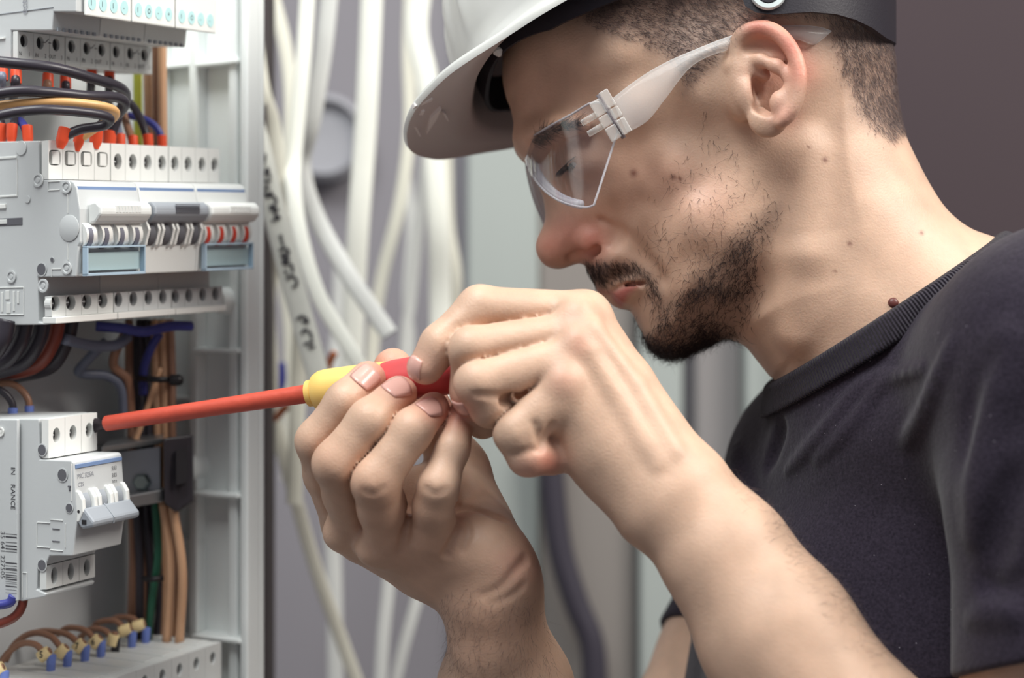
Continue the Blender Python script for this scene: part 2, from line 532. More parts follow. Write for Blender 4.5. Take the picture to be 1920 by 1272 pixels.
    # hinged label window
    if q != 1:
        wv0, wv1 = su(148, 518)[1], su(148, 463)[1]
        nn = su(148, 490)[0]
        pbox(u0 + 3.0, u1 - 1.0, nn - 0.4, nn + 0.4, wv0 + 2.5, wv1 - 3).build('label_card', mat('label_card', srgb(212, 221, 217), rough=0.6), br)
        pbox(u0 + 2.0, u1 - 0.6, nn + 0.6, nn + 3.6, wv0, wv1).build('label_window', WIN, br, bevel=0.0008)
        em = mat('window_edge', srgb(168, 188, 204), rough=0.2)
        for (a0, a1, b0, b1) in [(u0 + 1.8, u1 - 0.5, wv0 - 0.2, wv0 + 1.2), (u0 + 1.8, u1 - 0.5, wv1 - 0.8, wv1 + 0.2), (u0 + 1.8, u0 + 2.8, wv0, wv1), (u1 - 1.2, u1 - 0.4, wv0, wv1)]:
            pbox(a0, a1, nn + 0.5, nn + 3.8, b0, b1).build('window_rim', em, br, bevel=0.0002)
    if q == 0:
        for (x, y, r, kd) in [(72, 338, 13, 'ring'), (125, 351, 12, 'ring'), (52, 374, 7, 'disc'), (130, 428, 25, 'disc'), (78, 505, 11, 'hole'), (98, 487, 4, 'hole'), (126, 503, 12, 'ring'), (22, 519, 12, 'ring'), (82, 536, 13, 'ring'), (40, 278, 14, 'disc')]:
            boss(br, x, y, r, G1, kind=kd)
        def plate(x0, y0, x1, y1, h, name, m):
            a, v1_ = su(x0, y0); c, v0_ = su(x1, y1)
            return pbox(-h, 0.3, a, c, v0_, v1_).build(name, m, br, bevel=0.0003)
        for (x0, y0, x1, y1) in [(-20, 296, 32, 297), (-20, 368, 32, 369), (32, 296, 33, 369), (-20, 539, 44, 540), (-20, 590, 44, 591), (44, 539, 45, 591), (90, 340, 112, 341), (90, 341, 91, 356), (90, 356, 112, 357), (97, 504, 97.8, 520), (97, 504, 115, 505), (127, 364, 128, 400), (127, 456, 128, 488)]:
            plate(x0, y0, x1, y1, 0.35, 'moulded_line', W1)
        for (x0, y0, x1, y1) in [(2, 548, 6, 586), (10, 545, 18, 562), (12, 568, 20, 588), (24, 546, 28, 584), (32, 546, 36, 570)]:
            plate(x0, y0, x1, y1, 0.3, 'raised_mark', W1)
        plate(-20, 411, 42, 422, 0.25, 'slot', G3); plate(-20, 413, 14, 420, 0.7, 'slot_slider', W1); plate(-20, 384, 12, 391, 0.8, 'tab', W2)

# ---------------------------------------------------------------- top row: three push-button modules
prof_top = [su(*p) for p in [(-110, -160), (142, -160), (142, 22), (100, 22), (97, 57), (20, 57), (20, 113), (-110, 113)]]
n_btn = su(145, 10)[0]; v_btn0 = su(145, 22)[1]
v_s0, v_s1 = su(32, 113)[1], su(32, 58)[1]; n_s = su(32, 85)[0]
n_step = su(100, 40)[0]; v_st0, v_st1 = su(97, 57)[1], su(100, 22)[1]
UT = sn(286, 120, n_s)[0] / 3.0
lab_top = ['push-button module nearest the edge of the top row', 'push-button module in the middle of the top row', 'push-button module at the far end of the top row']
aqua = mat('aqua_print', srgb(184, 222, 224), rough=0.5)
for q in range(3):
    u0, u1 = q * UT, q * UT + UT
    tm = empty('timer_module', PX(((u0 + u1) / 2, -20, su(0, 113)[1])), lab_top[q], 'module', 'push-button modules of the top row')
    extr(prof_top, u0 + 0.15, u1 - 0.15).build('housing', G1 if q == 0 else W1, tm, bevel=0.0006)
    pbox(u0 + 4.2, u1 + 3.4, n_btn + 0.05, n_btn + 1.5, v_btn0 - 1.5, su(145, -160)[1]).build('button_plate', W2, tm, bevel=0.0012)
    for k in range(4):
        uc = u0 + 8.5 + k * UT * 0.23
        vc = v_btn0 + 5.2
        ring = [(2.7 * math.cos(2 * math.pi * j / 22), 3.6 * math.sin(2 * math.pi * j / 22)) for j in range(22)]
        b = MB(PX); b.loft([[(uc + a, n_btn + 1.4, vc + c) for a, c in ring], [(uc + a, n_btn + 1.75, vc + c) for a, c in ring]])
        bt = b.build('push_button', aqua, tm)
        letter(['III-', 'IO-+', 'IO--'][q][k], 4.0, uc - 1.0, vc - 1.4, n_btn + 1.85, bt, INK, sx=0.7)
    for k in range(7):
        uu = u0 + 3 + k * UT * 0.125
        pbox(uu, uu + 1.6, n_step - 0.8, n_step + 0.25, v_st0 - 0.2, v_st0 + 1.6).build('vent_notch', G2, tm)
    for k in range(3):
        uc = u0 + UT * (0.14 + k * 0.333)
        pole(tm, u0 + k * UT / 3 if k else u0 + 0.2, u0 + (k + 1) * UT / 3 if k < 2 else u1 - 0.2, v_s0, v_s1, n_s, 2.6, W1, cu=uc, cv=v_s0 + 10.2, ry=3.4, screw=False, depth=3.2)
    for s_, du in (('N', 1.2), ('1', 7.6), ('IN', 12.0), ('2', 18.6), ('OUT', 21.4), ('3', 29.8)):
        letter(s_, 3.1, u0 + du * UT / 33.0, v_s0 + 2.6, n_s + 0.12, tm, INK, sx=0.75)
    b = MB(PX)
    for (a0, c0, a1, c1) in [(17.5, 10.6, 19.5, 10.6), (19.5, 10.6, 21.6, 12.6), (21.4, 10.6, 23.4, 10.6)]:
        p0 = np.array([u0 + a0, c0]); p1 = np.array([u0 + a1, c1]); t_ = p1 - p0; t_ /= np.linalg.norm(t_); w_ = np.array([-t_[1], t_[0]]) * 0.22
        b.add([(*[p0[0] + w_[0]], n_s + 0.12, v_s0 + p0[1] + w_[1]), (p1[0] + w_[0], n_s + 0.12, v_s0 + p1[1] + w_[1]), (p1[0] - w_[0], n_s + 0.12, v_s0 + p1[1] - w_[1]), (p0[0] - w_[0], n_s + 0.12, v_s0 + p0[1] - w_[1])], [(0, 1, 2, 3)])
    link_mesh('switch_symbol', b.v, b.f, INK, tm)['kind'] = 'stuff'
    if q == 0:
        a, c = su(52, 26)
        letter('ectro', 6.4, -0.45, c, a, tm, INKG, facing='side', rot=math.pi / 2, sx=0.9)
        a, v0 = su(-10, 28); c, _ = su(100, 28)
        pbox(-0.25, 0.2, a, c, v0 - 0.15, v0 + 0.15).build('seam', G2, tm)
        a, v0 = su(-20, 76); c, v1 = su(10, 70)
        pbox(-0.9, 0.2, a, c, v0, v1).build('tab', W2, tm)

# ---------------------------------------------------------------- lower three-pole breaker under the screwdriver
prof_low = [su(*p) for p in [(-110, 785), (72, 786), (74, 862), (132, 864), (137, 868), (141, 925), (144, 965), (143, 983), (136, 1043), (92, 1043), (86, 1060), (70, 1066), (68, 1106), (86, 1114), (84, 1120), (40, 1128), (-110, 1128)]]
lb = empty('circuit_breaker', PX((16, -20, su(0, 1128)[1])), 'three-pole breaker with grey lever under the screwdriver tip', 'circuit breaker')
UL = 34.5
extr(prof_low, 0.15, UL).build('housing', G1, lb, bevel=0.0006)
lt0, lt1 = su(90, 860)[1], su(90, 787)[1]; l_b1, l_b0 = su(86, 1062)[1], su(84, 1106)[1]
nb = su(86, 1080)[0]
for k in range(3):
    a, c = 0.2 + k * 11.45, 0.2 + (k + 1) * 11.45
    pole(lb, a, c, lt0, lt1, 0.0, 2.5, W2, cu=a + 5.6, cv=lt1 - 8.5, ry=3.9, depth=4.6)
    pole(lb, a, c, l_b0, l_b1, nb, 2.2, W1, cu=a + 5.6, cv=(l_b0 + l_b1) / 2, ry=4.4, screw=False, depth=4.4)
nl = su(139, 900)[0]
v_s = su(140, 871)[1]
pbox(1.2, UL - 1, nl - 1.0, nl + 0.3, v_s - 2.2, v_s - 0.4).build('blue_stripe', BLUE, lb)
letter('MC 325A', 3.6, 2.0, v_s - 7.4, nl + 0.4, lb, INKG, sx=0.8); letter('C25', 3.2, 2.0, v_s - 11.6, nl + 0.5, lb, INKG, sx=0.8); letter('400', 3.0, 2.0, v_s - 15.4, nl + 0.6, lb, INKG, sx=0.8)
for r_ in range(3):
    letter('333', 3.0, UL - 8.5, v_s - 6.4 - 3.6 * r_, nl + 0.4 + 0.1 * r_, lb, INK, sx=0.8)
tv = su(142, 952)[1]
for k in range(3):
    uc = 5.8 + k * 11.45
    MB().lathe(PX((uc - 2.6, nl - 4, tv + 1)), PUS, [(0.0, 0), (0.0072, 0.0), (0.0072, 0.0052), (0.0, 0.0052)], 26).build('toggle_drum', G2, lb, 'auto')
    for du in (-4.2, 4.2):
        ear = [(nl - 4, tv + 8.5), (nl + 2, tv + 8), (nl + 5.0, tv + 4), (nl + 5.6, tv - 2), (nl + 3, tv - 7), (nl - 4, tv - 9)]
        extr(ear, uc + du - 1.2, uc + du + 1.2).build('toggle_fork', W2, lb, bevel=0.0006)
        MB().lathe(PX((uc + du - 1.25, nl + 2.6, tv - 2)), -PU, [(0.0008, 0), (0.0008, 0.00012), (0, 0.00012)], 10).build('pin_hole', BK, lb)
g0, g1 = su(150, 990)[1], su(150, 958)[1]
poly = [(nl + 2, g1), (nl + 5.5, g1 + 1.2), (nl + 12.0, g0 + 3.2), (nl + 11.5, g0 + 0.4), (nl + 4, g0 - 1.0), (nl + 1, g0 + 2)]
lo = extr(poly, 0.8, UL - 0.2).build('lever', G2, lb, bevel=0.0012)
extr([(nl + 5.4, g1 + 1.6), (nl + 12.4, g0 + 3.4), (nl + 11.8, g0 + 0.2), (nl + 11, g0 + 2.0), (nl + 5, g1 + 0.4)], 15.0, 15.7).build('ridge', G2, lo)
a, v0 = su(163, 975)
pbox(0.55, 0.85, nl + 4.4, nl + 7.4, g0 + 1.6, g0 + 3.8).build('socket', BK, lo)
for (x, y, r, kd) in [(79, 844, 10, 'hole'), (117, 891, 11, 'hole'), (130, 953, 8, 'hole'), (79, 1060, 10, 'hole'), (33, 961, 6, 'hole'), (25, 988, 6, 'hole')]:
    boss(lb, x, y, r, G1, kind=kd)
def lplate(x0, y0, x1, y1, h, name, m, par=lb):
    a, v1_ = su(x0, y0); c, v0_ = su(x1, y1)
    return pbox(-h, 0.3, a, c, v0_, v1_).build(name, m, par, bevel=0.0003)
for (x0, y0, x1, y1) in [(70, 980, 94, 981), (70, 1026, 94, 1027), (69, 980, 70, 1027), (94, 975, 118, 976), (94, 1032, 118, 1033), (122, 982, 123, 1028), (134, 870, 135, 940), (42, 1075, 43, 1122), (50, 1075, 51, 1122), (42, 1074, 51, 1075)]:
    lplate(x0, y0, x1, y1, 0.35, 'moulded_line', W1)
for (x0, y0, x1, y1) in [(98, 991, 112, 994), (98, 1014, 112, 1017), (127, 911, 133, 914), (129, 914, 132, 921)]:
    lplate(x0, y0, x1, y1, 0.3, 'slot', G3)
# slim auxiliary unit clipped to the near side, with printing and a bar code
ax_ = empty('auxiliary_contact', PX((-2, -35, su(0, 1128)[1])), 'slim grey side unit with bar code beside the three-pole breaker', 'auxiliary switch')
a32, _ = su(32, 900, -3.2)
extr([su(-100, 786, -3.2), (a32, su(32, 787, -3.2)[1]), (a32, su(32, 1128, -3.2)[1]), su(-100, 1128, -3.2)], -3.2, -1.2).build('housing', G1, ax_, bevel=0.0005)
def aprint(s, px_, py_, size, sx=1.0, bold=0.0):
    n_, v_ = su(px_, py_, -3.4)
    letter(s, size, -3.32, v_, n_, ax_, INK, facing='side', rot=-math.pi / 2, sx=sx, bold=bold)
aprint('IN', 20, 876, 4.4, 0.9); aprint('RANCE', 20, 908, 4.4, 0.9)
aprint('35 641 227505', 1, 996, 4.2, 0.95)
y = 1002
rs_ = random.Random(3); k = 0
bars = MB(PX)
while y < 1112:
    h = rs_.choice([1.2, 1.2, 2.2, 3.4, 4.6])
    a, v1_ = su(10, y, -3.4); c, v0_ = su(38, y + h, -3.4)
    if not 1036 < y < 1052:
        bars.add([(-3.34, a, v0_), (-3.34, a32, v0_), (-3.34, a32, v1_), (-3.34, a, v1_)], [(0, 1, 2, 3)])
    y += h + rs_.choice([1.2, 1.6, 2.6])
bo = link_mesh('bar_code', bars.v, bars.f, INK, ax_); bo['kind'] = 'stuff'
boss(ax_, 2, 810, 9, W2, u=-3.3, kind='ring'); 

# ---------------------------------------------------------------- bottom row
vB = su(90, 636)[1] - 180.0
for q, (u0, u1, nh, lab) in enumerate([(-22.0, 49.6, 6, 'white breaker block at the near end of the bottom row'), (49.8, sn(415, 1205, 0)[0], 6, 'white breaker block at the far end of the bottom row')]):
    bb = empty('circuit_breaker', PX(((u0 + u1) / 2, -35, vB - 60)), lab, 'circuit breaker', 'breakers of the bottom row')
    extr([(-72, vB), (-4.8, vB), (-4.8, vB - 24), (14, vB - 25), (14, vB - 60), (-72, vB - 60)], u0 + 0.1, u1 - 0.1).build('housing', W1, bb, bevel=0.0008)
    for k in range(nh):
        a = u0 + (u1 - u0) * k / nh; c = u0 + (u1 - u0) * (k + 1) / nh
        pole(bb, a, c, vB - 24, vB, 0.0, 2.4, W1, cu=(a + c) / 2 - 0.4, cv=vB - 7.5, ry=3.6, depth=4.6)
        pbox(a + 1.5, c - 1.5, -62, -8, vB - 0.2, vB + 0.5).build('top_step', W1, bb, bevel=0.0003)
# ================================================================== WIRES IN THE CABINET
def wmat(name, c, rough=0.35): return mat(name, srgb(*c), rough=rough, noise=0.06, nscale=90)
WBK, WOR, WBR, WBL, WGY = wmat('wire_black', (52, 48, 56)), wmat('wire_orange', (212, 166, 112)), wmat('wire_brown', (152, 112, 90)), wmat('wire_blue', (62, 66, 140)), wmat('wire_grey_blue', (112, 118, 136))
WYG, WTN, WGN, WRD = wmat('wire_yellow_green', (206, 212, 84)), wmat('wire_tan', (204, 160, 126)), wmat('wire_green', (36, 96, 72)), wmat('wire_red_brown', (120, 56, 44))
FRD, FBL, TAGY = mat('ferrule_red', srgb(226, 82, 48), rough=0.4), mat('ferrule_blue', srgb(112, 132, 202), rough=0.4), mat('tag_yellow', srgb(246, 222, 168), rough=0.5)
def wire(pts, r, m, label, group=None, name='wire', ends=(), fm=None, fr=None, sides=12, parent=None):
    """pts: (px, py, depth); r in mm; ends: which ends carry a ferrule sleeve ('a','b')"""
    path = spline([P(*p) for p in pts], 8)
    if not ends:
        o = MB().tube(path, r / 1000, sides).build(name, m, None, True)
        return tag(o, label, 'wire', group)
    root = empty(name, path[0], label, 'wire', group)
    MB().tube(path, r / 1000, sides).build('insulation', m, root, True)
    for e in ends:
        p0 = path[0] if e == 'a' else path[-1]
        p1 = path[3] if e == 'a' else path[-4]
        d = unit(p1 - p0) * 0.25 + np.array([0, 0, 1.0 if p1[2] > p0[2] else -1.0]) * 0.75; d = unit(d)
        fr_ = (fr or r * 1.22) / 1000
        MB().lathe(p0 - d * 0.003, d, [(fr_ * 0.55, -0.003), (fr_ * 0.9, 0), (fr_, 0.001), (fr_ * 1.05, 0.0075), (fr_ * 0.92, 0.0078), (fr_ * 0.9, 0.006)], 16).build('ferrule', fm, root, 'auto')
    return root
# heavy jumpers between the top and the middle row (thick, in front)
wire([(-40, 112, 0.842), (30, 119, 0.842), (104, 128, 0.85), (170, 146, 0.865), (222, 163, 0.885), (236, 182, 0.90), (222, 215, 0.905), (205, 262, 0.905)], 2.8, WBK, 'thick black jumper bending highest above the middle row', 'thick black jumpers', ends='b', fm=FRD)
wire([(-40, 182, 0.832), (30, 171, 0.835), (90, 173, 0.842), (160, 180, 0.855), (215, 182, 0.872), (234, 194, 0.88), (220, 215, 0.885), (192, 232, 0.882), (180, 258, 0.88)], 2.7, WBK, 'thick black jumper running just above the orange wire', 'thick black jumpers', ends='b', fm=FRD)
wire([(-40, 203, 0.838), (40, 194, 0.84), (110, 191, 0.845), (180, 197, 0.856), (214, 207, 0.866), (212, 222, 0.872), (180, 240, 0.87), (148, 262, 0.868)], 2.2, WOR, 'orange jumper wire between two thick black ones', ends='b', fm=FRD)
wire([(-40, 228, 0.826), (20, 212, 0.828), (80, 206, 0.832), (140, 209, 0.842), (190, 216, 0.852), (206, 225, 0.858), (192, 236, 0.86), (150, 243, 0.856), (118, 257, 0.852)], 2.5, WBK, 'thick black jumper bending lowest above the middle row', 'thick black jumpers', ends='b', fm=FRD)
for (x, y, d, m, up, lab) in [(52, 253, 0.868, WBL, (20, 215), 'dark blue wire in a red sleeve near the corner of the middle row'), (22, 250, 0.868, WBK, (40, 215), 'black wire in a red sleeve nearest the corner of the middle row'), (226, 268, 0.925, WGY, (215, 205), 'grey-blue wire in a red sleeve over the middle row'), (250, 271, 0.935, WBR, (228, 205), 'brown wire in a red sleeve over the middle row')]:
    wire([(x, y, d), ((x * 2 + up[0]) / 3, y - 22, d + 0.006), (up[0], up[1], d + 0.02)], 2.2, m, lab, ends='a', fm=FRD)
wire([(278, 268, 0.945), (268, 235, 0.945), (250, 200, 0.94), (225, 180, 0.935)], 2.3, WBK, 'black wire arching into a red sleeve beside the blue one', ends='a', fm=FRD)
wire([(304, 270, 0.955), (297, 245, 0.955), (275, 226, 0.955), (240, 216, 0.955)], 2.1, WBL, 'blue wire arching into the red sleeve farthest along the middle row', ends='a', fm=FRD)
wire([(3, 250, 0.875), (0, 225, 0.88), (-20, 190, 0.89)], 2.2, WBK, 'black wire in a red sleeve cut by the picture edge', ends='a', fm=FRD)
# sleeves under the top row
for (x, y, d, m, dn, lab) in [(4, 134, 0.86, WGY, (0, 190), 'grey wire in a red sleeve under the top row, at the picture edge'), (30, 140, 0.865, WBK, (25, 185), 'black wire in a red sleeve under the first top terminal'), (90, 148, 0.885, WBR, (86, 190), 'brown wire in a red sleeve under the top row'),
                              (123, 150, 0.895, WBK, (125, 195), 'black wire in a red sleeve under the second top module'), (172, 140, 0.925, WBK, (168, 200), 'dark wire in a shaded red sleeve under the top row'), (205, 142, 0.935, WBK, (204, 205), 'dark wire in the farthest red sleeve under the top row')]:
    wire([(x, y, d), (x + (dn[0] - x) * 0.3, y + 20, d), (dn[0], dn[1], d + 0.03)], 2.3, m, lab, ends='a', fm=FRD)
# vertical harness along the side wall
for j, (x, d, m, y0, y1, lab) in enumerate([(258, 0.985, WYG, -20, 300, 'yellow-green wire'), (276, 0.98, WTN, 110, 300, 'tan wire'), (291, 0.975, WBR, 70, 300, 'brown wire'), (304, 0.97, WTN, 70, 300, 'wide tan wire')]):
    wire([(x, y0, d), (x + 3 * math.sin(j), (y0 + y1) / 2, d), (x + 2, y1, d)], 2.6, m, lab + ' running down behind the end of the middle row', 'vertical wires behind the middle row')
low = [(242, WBR, 620, 740, 268, 'brown'), (262, WBK, 620, 760, 282, 'black'), (275, WBK, 625, 780, 300, 'second black'), (291, WTN, 620, 800, 310, 'tan'), (305, WTN, 620, 830, 322, 'second tan'), (318, WBR, 620, 830, 336, 'brown outer')]
for j, (x, m, y0, ym, x1, lab) in enumerate(low):
    wire([(x, 600, 0.99), (x + 2 * (j % 3), 700, 0.985), (x + 4, 800, 0.98), ((x + x1) / 2, 950, 0.98), (x1, 1080, 0.985), (x1 - 4, 1230, 0.99)], 2.5, m, lab + ' wire of the bundle running down beside the enclosure wall', 'wire bundle')
wire([(255, 940, 0.975), (262, 1050, 0.975), (262, 1200, 0.98)], 2.6, WBK, 'black wire left of the green one in the lower bundle', 'wire bundle')
wire([(292, 940, 0.97), (296, 1040, 0.97), (286, 1120, 0.972), (276, 1210, 0.976)], 2.3, WGN, 'green wire in the lower bundle')
wire([(248, 940, 0.985), (250, 1060, 0.985), (244, 1210, 0.985)], 2.6, WBR, 'brown wire at the left of the lower bundle', 'wire bundle')
wire([(305, 940, 0.965), (320, 1060, 0.965), (312, 1210, 0.97)], 2.6, WTN, 'tan wire in the middle of the lower bundle', 'wire bundle')
wire([(322, 940, 0.962), (342, 1070, 0.962), (336, 1210, 0.968)], 2.6, WTN, 'tan wire at the outer side of the lower bundle', 'wire bundle')
for j, (x, m, lab) in enumerate([(256, WBK, 'dark wire left of the tie in the bundle'), (284, WBK, 'dark wire behind the tie in the bundle'), (296, WBR, 'brown wire between the tan ones in the bundle')]):
    wire([(x, 620, 1.0), (x + 4, 760, 1.0), (x + 14, 960, 1.0), (x + 20, 1100, 1.0), (x + 10, 1230, 1.0)], 3.2, m, lab, 'wire bundle')
wire([(300, 690, 0.965), (278, 760, 0.962), (252, 830, 0.96)], 1.8, WTN, 'thin tan wire crossing behind the screwdriver shaft')
# blue lead and grey lead under the middle row
wire([(180, 612, 0.93), (230, 616, 0.935), (270, 622, 0.94), (320, 612, 0.95), (358, 612, 0.96)], 2.8, WBL, 'blue wire lying under the middle row')
wire([(300, 625, 0.965), (285, 650, 0.965), (270, 690, 0.97), (268, 740, 0.975)], 2.4, WBL, 'blue wire dropping into the bundle')
wire([(120, 636, 0.90), (170, 648, 0.92), (215, 648, 0.935), (240, 632, 0.945)], 3.0, WGY, 'grey lead looping under the middle row')
wire([(235, 625, 0.95), (215, 665, 0.95), (215, 690, 0.955), (240, 715, 0.96), (245, 780, 0.965)], 2.6, WBR, 'brown wire bending below the middle row')
wire([(200, 640, 0.94), (160, 680, 0.94), (150, 700, 0.945), (200, 705, 0.955), (228, 730, 0.96), (232, 800, 0.965)], 2.8, WGY, 'grey wire bending behind the screwdriver')
# thick black feeders curving out under the middle row
for j, (x, m, lab) in enumerate([(8, WBK, 'leftmost'), (42, WBK, 'second'), (75, WBK, 'third'), (103, WRD, 'dark red fourth'), (128, WBK, 'last')]):
    wire([(x + 6, 600, 0.862 + 0.012 * j), (x - 4, 640, 0.862 + 0.012 * j), (x - 36, 676 + 3 * j, 0.866 + 0.012 * j), (x - 110, 700 + 2 * j, 0.878 + 0.012 * j)], 4.2, m, lab + ' thick feeder cable curving out under the middle row', 'feeder cables')
# two leads with blue ferrules on the three-pole breaker
wire([(24, 782, 0.90), (22, 755, 0.90), (0, 732, 0.898), (-40, 726, 0.895)], 2.0, WBK, 'black wire in a blue ferrule on the three-pole breaker', ends='a', fm=FBL)
wire([(55, 778, 0.905), (52, 748, 0.905), (30, 724, 0.905), (0, 720, 0.905), (-40, 735, 0.905)], 1.9, WBR, 'brown wire in a blue ferrule on the three-pole breaker', ends='a', fm=FBL)
# leads leaving the auxiliary unit below
wire([(45, 1110, 0.862), (40, 1140, 0.862), (20, 1162, 0.862), (-30, 1180, 0.862)], 2.4, WRD, 'dark brown wire leaving the slim unit downward')
wire([(25, 1118, 0.858), (15, 1132, 0.858), (-30, 1138, 0.858)], 2.4, WBL, 'dark blue wire leaving the slim unit')
# bottom row: brown leads with yellow number tags and blue ferrules
def tag_lead(x, y, pts, fm, num, lab, r=1.75):
    u, n = sv(x, y, vB + 0.4)
    base = PX((u, n, vB + 0.4)); d0 = base[1] - CAM_Y
    path = [base + np.array([0, 0, 0.011])] + [P(px, py, d0 + dd) for px, py, dd in pts]
    path = spline(path, 8)
    root = empty('tagged_wire', base, lab, 'wire', 'tagged brown leads on the bottom row')
    MB().tube(path, r / 1000, 12).build('insulation', WBR, root, True)
    MB().lathe(base - np.array([0, 0, 0.001]), (0.04, 0, 1.0), [(0.0017, 0), (0.0023, 0.001), (0.0025, 0.0085), (0.0025, 0.0095), (0.0018, 0.0098)], 14).build('ferrule', fm, root, 'auto')
    i0, i1 = 3, 6
    d = unit(path[i1] - path[i0])
    tg = MB()
    tg.lathe(path[i0] - d * 0.0005, d, [(0.0018, 0), (0.0031, 0), (0.0033, 0.0006), (0.0033, 0.0058), (0.0031, 0.0064), (0.0018, 0.0064)], 14)
    to = tg.build('number_tag', TAGY, root, 'auto')
    if num:
        vs_, fs_ = text_mesh(num, 0.0052, 0.0001)
        c = path[i0] + d * 0.0030 + np.array([-0.0006, -0.0034, 0.0008])
        b = MB(); b.add([c + np.array([x_ * 0.8 - 0.001, 0, y_ - 0.0018]) for x_, y_ in vs_], fs_)
        link_mesh('tag_number', b.v, b.f, INK, to)
for a in [(95, 1258, [(84, 1225, 0.0), (66, 1209, 0.002), (40, 1208, 0.004), (12, 1228, 0.004), (-8, 1262, 0.004)], FBL, '5', 'brown lead tagged 5 in front on the bottom row'),
          (126, 1250, [(117, 1218, 0.0), (95, 1194, 0.004), (60, 1188, 0.008), (28, 1208, 0.01), (10, 1240, 0.01)], FBL, '', 'brown lead behind the one tagged 5'),
          (159, 1240, [(150, 1208, 0.0), (125, 1190, 0.004), (85, 1184, 0.01), (55, 1190, 0.014)], FBL, '7', 'brown lead tagged 7, third along the bottom row'),
          (189, 1231, [(180, 1200, 0.0), (158, 1182, 0.004), (128, 1178, 0.008), (108, 1190, 0.012)], FBL, '6', 'brown lead with a yellow tag between the seven and the black ferrule'),
          (216, 1222, [(211, 1200, 0.0), (198, 1184, 0.004), (172, 1180, 0.008), (150, 1196, 0.012)], mat('ferrule_black', srgb(36, 34, 40), rough=0.4), '', 'brown lead with black ferrule and yellow tag'),
          (247, 1214, [(236, 1180, 0.0), (215, 1165, 0.004), (185, 1168, 0.008), (172, 1182, 0.012)], FBL, '', 'brown lead with two stacked yellow tags'),
          (273, 1206, [(262, 1172, 0.0), (248, 1160, 0.004), (222, 1158, 0.008), (205, 1166, 0.012)], FBL, '', 'brown lead at the far end of the bottom row'),
          (7, 1290, [(0, 1252, 0.0), (-14, 1236, 0.0), (-40, 1240, 0.0)], FBL, '', 'brown lead at the picture edge on the bottom row')]:
    tag_lead(*a)
# cable ties on the bundle
tie_m = mat('black_tie', srgb(30, 28, 32), rough=0.4)
tie = empty('cable_tie', P(300, 712, 0.955), 'black cable tie with protruding head on the wire bundle', 'cable tie')
MB().tube([P(262, 710, 0.958), P(290, 712, 0.952), P(322, 712, 0.956), P(330, 712, 0.975), P(290, 712, 1.0), P(256, 710, 0.98), P(262, 710, 0.958)], 0.0017, 8).build('band', tie_m, tie, True)
MB().lathe(P(318, 713, 0.955), (1, -0.1, 0), [(0.002, 0), (0.0032, 0.001), (0.0032, 0.006), (0.002, 0.0075), (0, 0.008)], 12).build('head', tie_m, tie, 'auto')
tag(MB().tube([P(268, 1085, 0.966), P(285, 1087, 0.962), P(306, 1084, 0.965)], 0.0016, 8).build('cable_tie', tie_m, None, True), 'thin black tie around the lower black and green wires', 'cable tie')
# rail end clamp behind the screwdriver
cl = empty('rail_clamp', P(300, 960, 0.955), 'metal rail end with bolt and black plastic clamp behind the breaker', 'clamp')
b = MB(); b.loft([[P(190, 838, 0.93), P(305, 822, 0.955), P(305, 832, 0.957), P(190, 850, 0.932)], [P(200, 826, 0.96), P(308, 812, 0.985), P(308, 822, 0.987), P(200, 838, 0.962)]]); b.build('upper_flange', rail_m, cl, bevel=0.0008)
b = MB(); b.loft([[P(215, 850, 0.96), P(300, 838, 0.965), P(300, 925, 0.965), P(215, 930, 0.96)], [P(218, 850, 0.964), P(303, 838, 0.969), P(303, 925, 0.969), P(218, 930, 0.964)]]); b.build('web', rail_m, cl)
b = MB(); b.loft([[P(230, 932, 0.93), P(306, 918, 0.95), P(306, 942, 0.952), P(230, 956, 0.932)], [P(236, 926, 0.955), P(310, 914, 0.975), P(310, 936, 0.977), P(236, 950, 0.957)]]); b.build('lower_flange', rail_m, cl, bevel=0.0008)
MB().lathe(P(268, 905, 0.962), (-0.1, -1, 0.1), [(0.0052, 0), (0.0052, 0.003), (0.004, 0.0042), (0, 0.0044)], 6).build('bolt', mat('bolt_zinc', srgb(190, 205, 205), rough=0.25, metal=0.9), cl, 'auto')
bkp = mat('black_clamp', srgb(48, 44, 50), rough=0.5)
b = MB(); b.loft([[P(306, 822, 0.945), P(360, 815, 0.955), P(362, 940, 0.957), P(330, 962, 0.955), P(308, 945, 0.947)], [P(310, 822, 0.975), P(362, 815, 0.985), P(364, 940, 0.987), P(333, 962, 0.985), P(311, 945, 0.977)]]); cb = b.build('clamp_body', bkp, cl, bevel=0.0012)
b = MB(); b.loft([[P(330, 845, 0.947), P(352, 840, 0.95), P(352, 905, 0.95), P(330, 910, 0.947)], [P(331, 846, 0.953), P(352, 841, 0.956), P(352, 904, 0.956), P(331, 909, 0.953)]]); b.build('clamp_recess', mat('clamp_dark', srgb(28, 25, 30), rough=0.6), cb)
